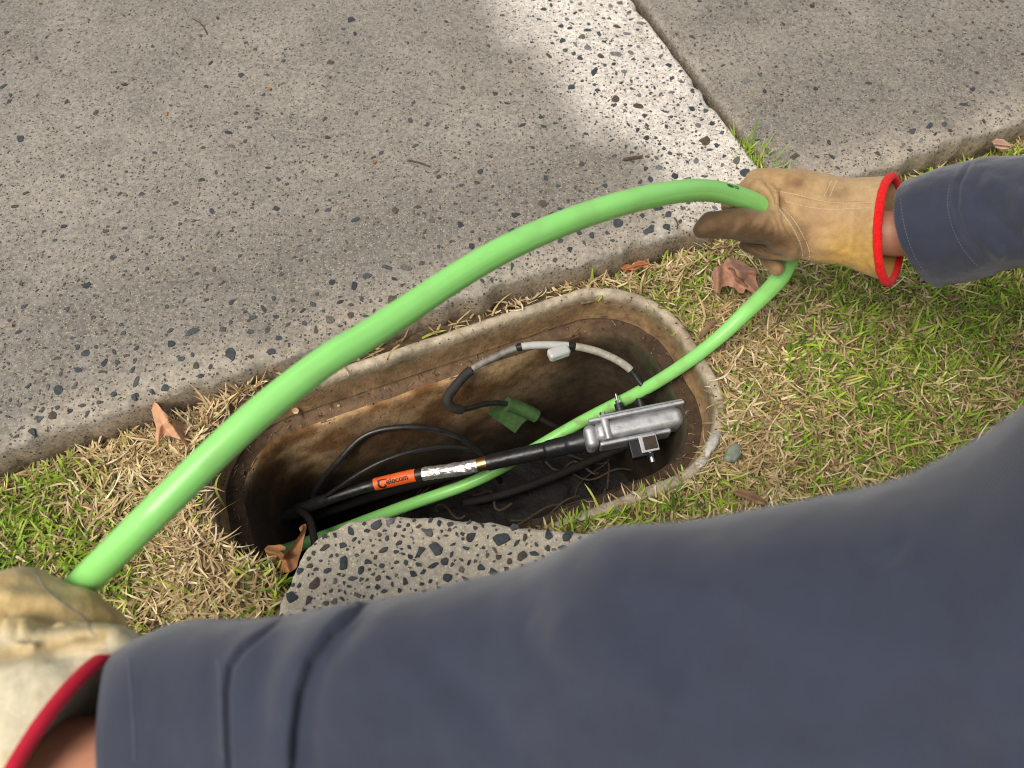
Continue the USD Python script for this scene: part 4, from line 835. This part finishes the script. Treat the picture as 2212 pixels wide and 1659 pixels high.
RST = [((1990, 498, .955), (-28, -111, 0), (-52, 10, -.052)), ((2003, 495, .951), (-24, -114, 0), (-50, 8, -.054)), ((2050, 486, .938), (-10, -124, 0), (-40, 0, -.058)), ((2120, 474, .915), (-2, -128, 0), (-34, 0, -.060)), ((2212, 458, .885), (0, -122, 0), (-30, 6, -.060)), ((2420, 430, .81), (0, -138, 0), (-40, 10, -.066)), ((2800, 385, .70), (-10, -185, 0), (-60, 40, -.075)), ((3138, 364, .615), (-10, -235, 0), (-80, 60, -.08))]
v, f = loft(RST, 400, 220); th__ = np.tile(np.arange(220) * 2 * np.pi / 220, 400); ss__ = np.repeat(np.arange(400), 220)
v = v + (np.exp(-((th__ - 2.95) / 0.30) ** 2) * np.exp(-ss__ / 30))[:, None] * (PD(2036, 616, .95) - PD(2016, 602, .95))
n = vnormals(v, f); ac = axis_center(v, 400, 220)
if ((v - ac) * n).sum() < 0: n = -n; f = f[:, ::-1]
v = v + n * ((fbm(v * 18, 3, 95) - 0.5) * 0.010 + (fbm(v * 45, 3, 96) - 0.5) * 0.003)[:, None]
v = do_folds(v, f, [([(2100, 345), (2072, 395), (2066, 450), (2085, 510), (2130, 570)], -.0022, 5, 0), ([(2090, 345), (2062, 395), (2056, 450), (2075, 512), (2120, 574)], .0016, 9, 0),
                    ([(2110, 420), (2160, 480), (2212, 530)], -.006, 24, 0), ([(2120, 380), (2180, 420), (2230, 450)], .005, 22, 0), ([(2130, 520), (2170, 560)], .004, 16, 0)])
rv_, rf_ = thick(v, f, 400, 220, inner_len=40)
# torso of the jacket (out of the picture on the right)
SHL, SHR = PD(2720, 1450, .40), PD(3138, 364, .615)
def ell(c, r): 
    s = m3.Manifold.sphere(1.0, 32).scale([r[0], r[1], r[2]]); return s.translate([float(x) for x in c])
mid = (SHL + SHR) / 2; hips = np.array([1.12, 0.10, 0.34])
def smooth_union(parts, ref, it=14):
    M = m3.Manifold.batch_boolean(parts, m3.OpType.Add).refine_to_length(ref); t = as_tm(M); t.merge_vertices()
    trimesh.smoothing.filter_taubin(t, 0.5, 0.53, iterations=it); return t
tor = smooth_union([m3.Manifold.batch_hull([ell(SHL + [.05, 0, -.02], (.085, .085, .085)), ell(SHR + [.04, 0, -.02], (.085, .085, .085)), ell(mid + [.20, -.03, -.03], (.11, .12, .10))]),
                    m3.Manifold.batch_hull([ell(mid + [.20, -.03, -.03], (.12, .16, .11)), ell(hips, (.14, .16, .13))])], 0.03)
jv = np.vstack([lv_, rv_, np.array(tor.vertices)]); jf = np.vstack([lf_, rf_ + len(lv_), np.array(tor.faces) + len(lv_) + len(rv_)])
jacket = obj('jacket', (jv, jf), 'fabric', person, smooth=True, tint=fabric_tint(jv, 97))

def raycast(o, d, V, F):
    """nearest hit of rays on a mesh (numpy)"""
    a, b, c = V[F[:, 0]], V[F[:, 1]], V[F[:, 2]]; e1, e2 = b - a, c - a; hits = np.full((len(d), 3), np.nan); nr = np.zeros((len(d), 3))
    for i, dd in enumerate(d):
        h = np.cross(dd, e2); det = (e1 * h).sum(1); ok = np.abs(det) > 1e-14; inv = np.where(ok, 1 / np.where(ok, det, 1), 0)
        s = o - a; u_ = (s * h).sum(1) * inv; q_ = np.cross(s, e1); v_ = (q_ @ dd) * inv; t = (e2 * q_).sum(1) * inv
        m = ok & (u_ >= 0) & (v_ >= 0) & (u_ + v_ <= 1) & (t > 1e-4)
        if m.any():
            k = np.where(m)[0][np.argmin(t[m])]; hits[i] = o + dd * t[k]; nn_ = np.cross(e1[k], e2[k]); nn_ /= np.linalg.norm(nn_); nr[i] = nn_ if nn_ @ dd < 0 else -nn_
    return hits, nr
def stitches(px_line, V, F, name, material, parent, on=5.0, off=3.2, r=0.0006, lift=0.0003):
    """a sewn line: short dashes set on the surface that the camera saw"""
    P = np.asarray(px_line, float); P = smooth_path(np.c_[P, np.zeros(len(P))], 200)[:, :2]; L = np.r_[0, np.cumsum(np.linalg.norm(np.diff(P, axis=0), axis=1))]
    st = np.arange(0, L[-1] - on, on + off); pts = np.stack([np.stack([np.interp(st + k * on, L, P[:, 0]), np.interp(st + k * on, L, P[:, 1])], 1) for k in (0, .5, 1)], 1)
    h, nr = raycast(EYE, np.array([ray(*p) for p in pts.reshape(-1, 2)]), V, F); h, nr = h.reshape(-1, 3, 3), nr.reshape(-1, 3, 3); ms = []
    for a, b in zip(h, nr):
        if np.isnan(a).any() or np.linalg.norm(a[2] - a[0]) > 0.02: continue
        q_ = a + b * (lift + r * np.array([-.6, .5, -.6]))[:, None]; ms.append(tube(q_, r, 6))
    if ms: obj(name, trimesh.util.concatenate(ms), material, parent)
stitches([(280, 1425), (283, 1480), (288, 1560), (292, 1650)], lv_, lf_, 'stitching', 'thread', jacket, 6, 4)
stitches([(470, 1425), (476, 1480), (478, 1560), (484, 1650)], lv_, lf_, 'stitching', 'thread', jacket, 6, 4)
stitches([(1946, 430), (1952, 480), (1972, 545), (2000, 590)], rv_, rf_, 'stitching', 'thread', jacket, 4, 3, .0004)
stitches([(2052, 400), (2048, 450), (2066, 512), (2112, 575)], rv_, rf_, 'stitching', 'thread', jacket, 4, 3, .0004)

# ---- body: forearms, arms, shoulders, chest, neck and head in one skin
def chain(pts, rs): return [m3.Manifold.batch_hull([ell(pts[i], (rs[i],) * 3), ell(pts[i + 1], (rs[i + 1],) * 3)]) for i in range(len(pts) - 1)]
lw, rw = PD(170, 1704, .552), PD(1940, 505, .968)
parts = chain([PD(60, 1640, .57), lw, PD(420, 1690, .545), PD(1250, 1620, .49), SHL], [.030, .046, .048, .058, .066]) + chain([PD(1840, 495, .985), rw, PD(2150, 470, .905), PD(2560, 420, .77), SHR], [.026, .0275, .035, .046, .06])
parts += [m3.Manifold.batch_hull([ell(SHL + [.05, 0, -.02], (.06,) * 3), ell(SHR + [.04, 0, -.02], (.06,) * 3), ell(mid + [.20, -.03, -.03], (.09, .1, .08))]), m3.Manifold.batch_hull([ell(mid + [.20, -.03, -.03], (.09, .13, .09)), ell(hips, (.12, .14, .11))])]
hd = mid + np.array([0.04, 0.03, 0.20]); parts += chain([mid + [.08, 0, .03], hd + [.02, 0, -.07]], [.055, .052]) + [ell(hd, (.085, .075, .105)), ell(hd + [-.062, 0, -.045], (.04, .045, .05)), ell(hd + [-.093, 0, -.005], (.016, .012, .016)), ell(hd + [.0, .075, 0], (.02, .01, .03)), ell(hd + [.0, -.075, 0], (.02, .01, .03))]
bd = smooth_union(parts, 0.012, 10)
body = obj('body', bd, 'skin', person, smooth=True)
hr_ = m3.Manifold.batch_hull([ell(hd + [.012, 0, .022], (.086, .081, .10))]) - m3.Manifold.cube([.12, .3, .3]).translate([float(hd[0] - .17), float(hd[1] - .15), float(hd[2] - .22)]) - m3.Manifold.cube([.4, .4, .2]).translate([float(hd[0] - .2), float(hd[1] - .2), float(hd[2] - .26)])
obj('hair', as_tm(hr_), 'hair', person, smooth=40)

# ---- right glove
from scipy import ndimage
from PIL import Image, ImageDraw
def soft_remesh(M, h=0.0016, sigma=1.7, edge=0.0024):
    """one even skin over joined solids, creases filleted like leather"""
    bb = np.array(M.bounding_box()); lo_, hi_ = bb[:3] - 5 * h, bb[3:] + 5 * h; n = np.ceil((hi_ - lo_) / h).astype(int) + 1
    occ = np.zeros(n, bool)
    for k in range(n[2]):
        im = Image.new('L', (int(n[0]), int(n[1]))); dr = ImageDraw.Draw(im)
        ps = [np.asarray(p) for p in M.slice(float(lo_[2] + k * h)).to_polygons()]
        ar = [0.5 * np.sum(p[:, 0] * np.roll(p[:, 1], -1) - np.roll(p[:, 0], -1) * p[:, 1]) for p in ps]
        for p, a in sorted(zip(ps, ar), key=lambda t: -abs(t[1])): dr.polygon([tuple(x) for x in (p - lo_[:2]) / h], fill=1 if a > 0 else 0)
        occ[:, :, k] = np.asarray(im).T > 0
    sdf = ndimage.gaussian_filter(ndimage.distance_transform_edt(occ) - ndimage.distance_transform_edt(~occ), sigma)
    flat = sdf.ravel().tolist(); ny, nz = int(n[1]), int(n[2]); sx = ny * nz; ih = 1 / h; x0, y0, z0 = map(float, lo_); mx, my, mz = int(n[0]) - 2, ny - 2, nz - 2
    def f_(x, y, z):
        a, b, c = (x - x0) * ih, (y - y0) * ih, (z - z0) * ih; i, j, k = int(a), int(b), int(c)
        if i < 0 or j < 0 or k < 0 or i > mx or j > my or k > mz: return -9.0
        a -= i; b -= j; c -= k; q = i * sx + j * nz + k
        l0 = (flat[q] * (1 - c) + flat[q + 1] * c) * (1 - b) + (flat[q + nz] * (1 - c) + flat[q + nz + 1] * c) * b; q += sx
        return l0 * (1 - a) + ((flat[q] * (1 - c) + flat[q + 1] * c) * (1 - b) + (flat[q + nz] * (1 - c) + flat[q + nz + 1] * c) * b) * a
    t = as_tm(m3.Manifold.level_set(f_, [float(x) for x in np.r_[lo_ + h, hi_ - h]], edge)); t.merge_vertices()
    trimesh.smoothing.filter_taubin(t, 0.5, 0.53, iterations=6); return np.array(t.vertices), np.array(t.faces)
def Q(X, Y): return (1474.2 + .2325 * X, 342.8 + .2325 * Y)          # from the close-up used for measuring
def eP(X, Y, dep, rx, ry, rz):
    """ellipsoid at a close-up position: half sizes in close-up pixels across and down, and metres in depth"""
    x, y = Q(X, Y); C = PD(x, y, dep); k = .2325 * dep / FPX
    right = np.array([1, 0, 0.]); up = np.array([0, math.cos(TILT), math.sin(TILT)]); fw = np.array([0, math.sin(TILT), -math.cos(TILT)])
    M = np.c_[right * rx * k, up * ry * k, fw * rz, C]
    return m3.Manifold.sphere(1.0, 28).transform(M)
def H(*e): return m3.Manifold.batch_hull(list(e))
RING = station((*Q(1930, 660), .968), (.2325 * 10, .2325 * -490, -.004), (.2325 * -118, .2325 * 30, -.040))
def ring_pts(R, n=48, s=1.0, shift=0):
    th = np.arange(n) * 2 * np.pi / n; return R[0] + shift + s * (np.cos(th)[:, None] * R[1] + np.sin(th)[:, None] * R[2])
# opening ring tilted: the lower end reaches further right as the near edge dips
rp = ring_pts(RING, 64)
g1 = station((*Q(1480, 585), .985), (0, .2325 * -398, 0), (.2325 * -30, 0, -.036)); g2 = station((*Q(1180, 540), .993), (0, .2325 * -430, 0), (.2325 * -20, 0, -.031))
solid = [m3.Manifold.batch_hull([m3.Manifold.hull_points(np.vstack([rp, rp + 0.001 * RING[1] / 0.05])), eP(1500, 582, .985, 60, 398, .036)]), H(eP(1500, 582, .985, 60, 398, .036), eP(1240, 545, .992, 120, 420, .034)), H(eP(1240, 545, .992, 120, 420, .034), eP(1080, 500, .995, 140, 400, .030))]
solid += [H(eP(1220, 500, .995, 120, 390, .031), eP(1010, 360, .995, 130, 270, .030), eP(1010, 700, .995, 130, 250, .030)),                     # palm
          H(eP(1010, 700, .990, 140, 230, .028), eP(800, 640, .978, 110, 150, .026)),                                                         # ball of the thumb
          H(eP(800, 640, .978, 110, 150, .026), eP(520, 600, .966, 110, 150, .0215)), H(eP(520, 600, .966, 110, 146, .0215), eP(270, 606, .960, 120, 120, .0175)), H(eP(270, 606, .960, 120, 120, .0175), eP(185, 652, .960, 78, 82, .012)),   # thumb
          H(eP(1010, 270, 1.003, 120, 175, .026), eP(780, 205, 1.010, 105, 118, .021)), H(eP(780, 205, 1.010, 105, 118, .021), eP(660, 245, 1.014, 95, 100, .018)),       # index knuckles
          H(eP(660, 245, 1.014, 95, 100, .018), eP(560, 320, 1.030, 75, 80, .0145)), H(eP(560, 320, 1.030, 75, 80, .0145), eP(430, 440, 1.032, 66, 62, .0125)),
          H(eP(900, 190, 1.025, 110, 100, .02), eP(700, 190, 1.035, 110, 92, .018)), H(eP(700, 190, 1.035, 110, 92, .018), eP(600, 330, 1.055, 90, 80, .016)),              # middle finger, behind
          H(eP(600, 330, 1.055, 90, 80, .016), eP(640, 700, 1.052, 80, 90, .015)), H(eP(640, 700, 1.052, 80, 90, .015), eP(800, 900, 1.045, 80, 70, .014)),                 # curling underneath
          H(eP(800, 900, 1.045, 82, 70, .014), eP(880, 1015, 1.046, 66, 68, .013)),
          H(eP(620, 800, 1.012, 90, 60, .014), eP(780, 875, 1.006, 110, 48, .013)), H(eP(780, 875, 1.006, 110, 48, .013), eP(980, 880, 1.000, 100, 52, .015)),               # rolled leather at the base of the fingers
          H(eP(720, 262, .996, 100, 78, .014), eP(815, 320, .988, 60, 86, .013)),
          H(eP(815, 320, .988, 60, 86, .013), eP(840, 420, .982, 40, 90, .012)), H(eP(840, 420, .982, 40, 90, .012), eP(860, 600, .976, 60, 80, .014))]                      # web between index and thumb
G = m3.Manifold.batch_boolean(solid, m3.OpType.Add)
tun = as_tm(tube(hose_path, 0.0127, 24)) if False else tube(hose_path[(project(hose_path)[:, 0] > 1440) & (project(hose_path)[:, 1] < 720) & (np.arange(420) > 150)], 0.0126, 24)
tm_ = m3.Manifold(m3.Mesh(np.array(tun.vertices, np.float32), np.array(tun.faces, np.uint32)))
if tm_.status() != m3.Error.NoError or tm_.volume() < 0: tm_ = m3.Manifold(m3.Mesh(np.array(tun.vertices, np.float32), np.array(tun.faces[:, ::-1], np.uint32)))
ax_ = RING[0] - g1[0]; ax_ /= np.linalg.norm(ax_)
gm_ = station((*Q(1700, 620), .976), (0, .2325 * -400, 0), (.2325 * -30, 0, -.030))
cav = m3.Manifold.hull_points(np.vstack([ring_pts(RING, 48, .955) + ax_ * 0.03, ring_pts(RING, 48, .955), ring_pts(gm_, 48, .85)]))
gv_, gf_ = soft_remesh(G)
def as_solid(v, f):
    k = m3.Manifold(m3.Mesh(np.asarray(v, np.float32), np.asarray(f, np.uint32))); return k if k.status() == m3.Error.NoError else None
def qline(*p): return [Q(*a) for a in p]
gn = vnormals(gv_, gf_); gv_ = gv_ + gn * ((fbm(gv_ * 45, 3, 110) - 0.5) * 0.0035 + (fbm(gv_ * 110, 3, 111) - 0.5) * 0.0012)[:, None]
gv_ = do_folds(gv_, gf_, [(qline((925, 540), (985, 650), (1050, 760), (1098, 860), (1100, 965)), -.0040, 5, 0), (qline((960, 540), (1030, 650), (1090, 760), (1135, 870), (1125, 965)), .0022, 8, 0),
                          (qline((850, 290), (1000, 325), (1150, 350), (1300, 385), (1450, 395), (1640, 385), (1830, 405)), -.0022, 4, 0), (qline((860, 330), (1150, 385), (1450, 430), (1800, 435)), .0012, 9, 0),
                          (qline((760, 200), (830, 270), (870, 360), (880, 440)), -.0030, 5, 0), (qline((880, 300), (905, 420), (880, 560)), .0022, 8, 0),
                          (qline((560, 810), (640, 830), (720, 850), (820, 905), (960, 925)), -.0035, 5, 0), (qline((600, 640), (700, 600), (800, 570)), .0015, 10, 0), (qline((640, 700), (720, 780), (760, 830)), -.0016, 8, 0),
                          (qline((1150, 250), (1300, 200), (1400, 170)), .0020, 14, 0), (qline((1340, 300), (1420, 300), (1500, 290)), -.0030, 16, 0), (qline((830, 560), (860, 640), (850, 740)), -.0016, 6, 0),
                          (qline((790, 400), (700, 520), (620, 640)), -.0014, 6, 0), (qline((820, 430), (770, 560), (700, 690)), .0014, 7, 0), (qline((860, 470), (900, 600), (930, 720)), -.0016, 5, 0), (qline((560, 470), (500, 560), (480, 680)), -.0010, 8, 0),
                          (qline((640, 560), (540, 640), (440, 720)), .0012, 9, 0), (qline((1180, 620), (1300, 640), (1420, 620)), -.0012, 10, 0), (qline((1150, 850), (1300, 830), (1450, 850)), .0013, 12, 0), (qline((1500, 480), (1560, 640), (1560, 800)), -.0014, 12, 0),
                          (qline((1640, 240), (1700, 320), (1690, 400)), -.0016, 10, 0), (qline((680, 130), (640, 220), (560, 300)), -.0012, 6, 0), (qline((960, 110), (930, 200), (950, 280)), -.0014, 8, 0)])
gm = as_solid(gv_, gf_)
if gm is not None: g_ = as_tm(gm - cav - tm_); gv_, gf_ = np.array(g_.vertices), np.array(g_.faces)
def glove_tint(v, right):
    k, k2 = fbm(v * 30, 4, 120), fbm(v * 110, 3, 121)
    c = np.array([0.355, 0.225, 0.105]) * (0.80 + 0.28 * k[:, None] + 0.14 * k2[:, None])
    if right:
        p = project(v); X, Y = (p[:, 0] - 1474.2) / .2325, (p[:, 1] - 342.8) / .2325
        yel = sstep(500, 900, Y) * sstep(1150, 1500, X); c = lerp(c, np.array([0.44, 0.27, 0.062]) * (0.8 + 0.4 * k[:, None]), (yel * 0.8)[:, None])
        dirt = np.clip(sstep(950, 500, X) * sstep(330, 560, Y + 0.1 * X) + 0.9 * np.exp(-(((X - 880) / 240) ** 2 + ((Y - 780) / 150) ** 2)), 0, 1) * (0.55 + 0.6 * k)
        c = lerp(c, np.array([0.085, 0.046, 0.020]), np.clip(dirt * 1.15, 0, 0.92)[:, None])
        for cx, cy, sx, sy, a in ((1460, 310, 120, 75, .95), (1060, 230, 85, 65, .8), (900, 150, 120, 40, .18), (560, 260, 120, 60, .35), (1130, 650, 90, 60, .25), (1240, 560, 110, 60, .18)):
            w = a * np.exp(-(((X - cx) / sx) ** 2 + ((Y - cy) / sy) ** 2)) * (0.6 + 0.8 * k); c = lerp(c, np.array([0.125, 0.058, 0.022]), np.clip(w, 0, 0.85)[:, None])
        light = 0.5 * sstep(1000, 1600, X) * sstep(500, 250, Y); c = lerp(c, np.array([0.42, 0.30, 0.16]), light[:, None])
    else:
        p = project(v); y = p[:, 1]; pale = sstep(1330, 1400, y)
        c = lerp(np.array([0.50, 0.37, 0.165]) * (0.8 + 0.4 * k[:, None]), np.array([0.56, 0.50, 0.345]) * (0.84 + 0.30 * k[:, None]), pale[:, None])
        st = sstep(0.56, 0.70, k) * 0.6; c = lerp(c, np.array([0.42, 0.27, 0.09]), st[:, None])
        val = np.exp(-((y - 1405 + 0.16 * (p[:, 0] - 60)) / 24) ** 2) * 0.65 * (p[:, 0] < 230); c = lerp(c, np.array([0.38, 0.24, 0.065]), val[:, None])
    return np.clip(c, 0.01, 0.8)
glove_r = obj('glove', (gv_, gf_), 'leather', person, smooth=True, tint=glove_tint(gv_, True), label='brown dirt stained right glove gripping the conduit')
def felt_ring(R, r, n=140, seed=0, wob=0.10, shift=0):
    th = np.linspace(0, 2 * np.pi, n, endpoint=False); c = R[0] + shift + np.cos(th)[:, None] * R[1] + np.sin(th)[:, None] * R[2]
    c = np.vstack([c, c[:2]]); return tube(c, r, 16, caps=False, wob=wob, seed=seed)
obj('red_trim', felt_ring(RING, 0.0050, seed=1, wob=.18), 'red_felt', glove_r, smooth=60)
fz = felt_ring(RING, 0.0050, seed=1); fzv, fzf = np.array(fz.vertices), np.array(fz.faces); rng = np.random.default_rng(77); kk = rng.integers(0, len(fzf), 2600)
bc = rng.dirichlet([1, 1, 1], 2600); fp = (fzv[fzf[kk]] * bc[:, :, None]).sum(1); fn = vnormals(fzv, fzf)[fzf[kk, 0]] + rng.normal(0, .55, (2600, 3)); fs = np.cross(fn, rng.normal(0, 1, (2600, 3))); fs /= np.linalg.norm(fs, axis=1, keepdims=True)
fn /= np.linalg.norm(fn, axis=1, keepdims=True); fL = rng.uniform(.0006, .0019, (2600, 1))
obj('felt_fuzz', (np.stack([fp - fs * .00016, fp + fs * .00016, fp + fn * fL], 1).reshape(-1, 3), np.arange(7800).reshape(-1, 3)), 'red_felt', glove_r, kind='stuff')
for ln in (qline((860, 300), (1000, 322), (1100, 345), (1250, 385), (1400, 408), (1550, 415), (1700, 408), (1800, 408)), qline((960, 400), (1080, 430), (1200, 455), (1330, 468), (1450, 470), (1620, 463), (1780, 462)),
           qline((925, 460), (1000, 530), (1060, 610), (1110, 700), (1150, 780), (1180, 870), (1165, 955)), qline((900, 480), (990, 590), (1050, 690), (1095, 790), (1115, 870), (1105, 955)),
           qline((1385, 205), (1345, 290), (1310, 365)), qline((1432, 205), (1395, 290), (1362, 370))):
    stitches(ln, gv_, gf_, 'stitching', 'pale_thread', glove_r, 4.2, 2.2, .00042)

# ---- left glove
LR = station((150, 1660, .548), (128, -262, .019), (-140, 34, -.060))
def rp2(R, n=48, s=1.0): return ring_pts(R, n, s)
def eF(px, py, dep, rx, ry, rz):
    C = PD(px, py, dep); k = dep / FPX; right = np.array([1, 0, 0.]); up = np.array([0, math.cos(TILT), math.sin(TILT)]); fw = np.array([0, math.sin(TILT), -math.cos(TILT)])
    return m3.Manifold.sphere(1.0, 28).transform(np.c_[right * rx * k, up * ry * k, fw * rz, C])
l1 = station((40, 1590, .560), (90, -205, 0), (-70, 0, -.056)); l2 = station((-60, 1530, .575), (60, -190, 0), (-60, 0, -.050))
sol = [m3.Manifold.hull_points(np.vstack([rp2(LR), rp2(l1)])), m3.Manifold.hull_points(np.vstack([rp2(l1), rp2(l2)])),
       H(eF(-60, 1450, .590, 150, 190, .045), eF(30, 1345, .592, 110, 118, .040), eF(60, 1420, .585, 120, 90, .045)), H(eF(30, 1345, .592, 110, 118, .040), eF(140, 1340, .597, 80, 74, .032)), H(eF(140, 1340, .597, 80, 76, .032), eF(226, 1356, .605, 44, 40, .022)),
       H(eF(-40, 1350, .610, 90, 90, .03), eF(60, 1290, .63, 70, 66, .02)), H(eF(90, 1376, .565, 90, 36, .02), eF(220, 1384, .552, 90, 30, .02)),
       H(eF(60, 1290, .63, 70, 66, .02), eF(150, 1330, .638, 50, 50, .014)),
       H(eF(20, 1420, .575, 90, 60, .045), eF(120, 1402, .562, 90, 50, .030), eF(200, 1400, .556, 70, 40, .022)), eF(70, 1390, .570, 80, 60, .034)]
for k in range(4): sol += [H(eF(-110 - 30 * k, 1330 + 40 * k, .60, 44, 44, .014), eF(-150 - 24 * k, 1300 + 40 * k, .63, 40, 40, .0125)), H(eF(-150 - 24 * k, 1300 + 40 * k, .63, 40, 40, .0125), eF(-80 - 22 * k, 1350 + 36 * k, .645, 36, 36, .011))]
lgv, lgf = soft_remesh(m3.Manifold.batch_boolean(sol, m3.OpType.Add), 0.0020, 1.7, 0.0028)
ax_ = LR[0] - l1[0]; ax_ /= np.linalg.norm(ax_)
lm_ = tuple(LR[k] + (l1[k] - LR[k]) * 0.45 for k in range(3))
cav = m3.Manifold.hull_points(np.vstack([ring_pts(LR, 48, .95) + ax_ * 0.04, ring_pts(LR, 48, .95), ring_pts(lm_, 48, .82)]))
n_ = vnormals(lgv, lgf); lgv = lgv + n_ * ((fbm(lgv * 30, 3, 130) - 0.5) * 0.007 + (fbm(lgv * 90, 3, 131) - 0.5) * 0.0016)[:, None]
lgv = do_folds(lgv, lgf, [([(-20, 1428), (50, 1405), (100, 1392), (160, 1372), (240, 1362)], -.0045, 18, 0), ([(-20, 1330), (60, 1330), (120, 1336), (190, 1348)], -.0055, 24, 0), ([(-10, 1290), (80, 1295), (150, 1310)], .005, 18, 0),
                          ([(0, 1365), (40, 1360), (75, 1372)], .009, 22, 0), ([(120, 1378), (200, 1372), (280, 1372)], .005, 16, 0), ([(90, 1425), (170, 1410), (270, 1420)], -.003, 12, 0), ([(30, 1390), (60, 1400), (85, 1400)], .005, 9, 0)])
gm = as_solid(lgv, lgf)
if gm is not None: t_ = as_tm(gm - cav); lgv, lgf = np.array(t_.vertices), np.array(t_.faces)
glove_l = obj('glove', (lgv, lgf), 'leather', person, smooth=True, tint=glove_tint(lgv, False), label='pale creased left glove at the lower left holding the conduit')
obj('red_trim', felt_ring(LR, 0.0050, seed=2, wob=.03), 'crimson_binding', glove_l, smooth=60, label='dark crimson cuff binding')
def surf_tube(px, V, F, r, name, material, parent, lift=0.0):
    P = smooth_path(np.c_[np.array(px, float), np.zeros(len(px))], 40)[:, :2]; h, nr = raycast(EYE, np.array([ray(*p) for p in P]), V, F); ok = ~np.isnan(h[:, 0]); h = h[ok] + nr[ok] * lift
    if len(h) > 4: obj(name, tube(h, r, 8), material, parent, smooth=60)
surf_tube([(70, 1236), (88, 1256), (100, 1276), (130, 1300), (160, 1320), (186, 1340), (194, 1362), (210, 1372)], lgv, lgf, 0.0010, 'seam_piping', 'grey_piping', glove_l, lift=-0.0005)
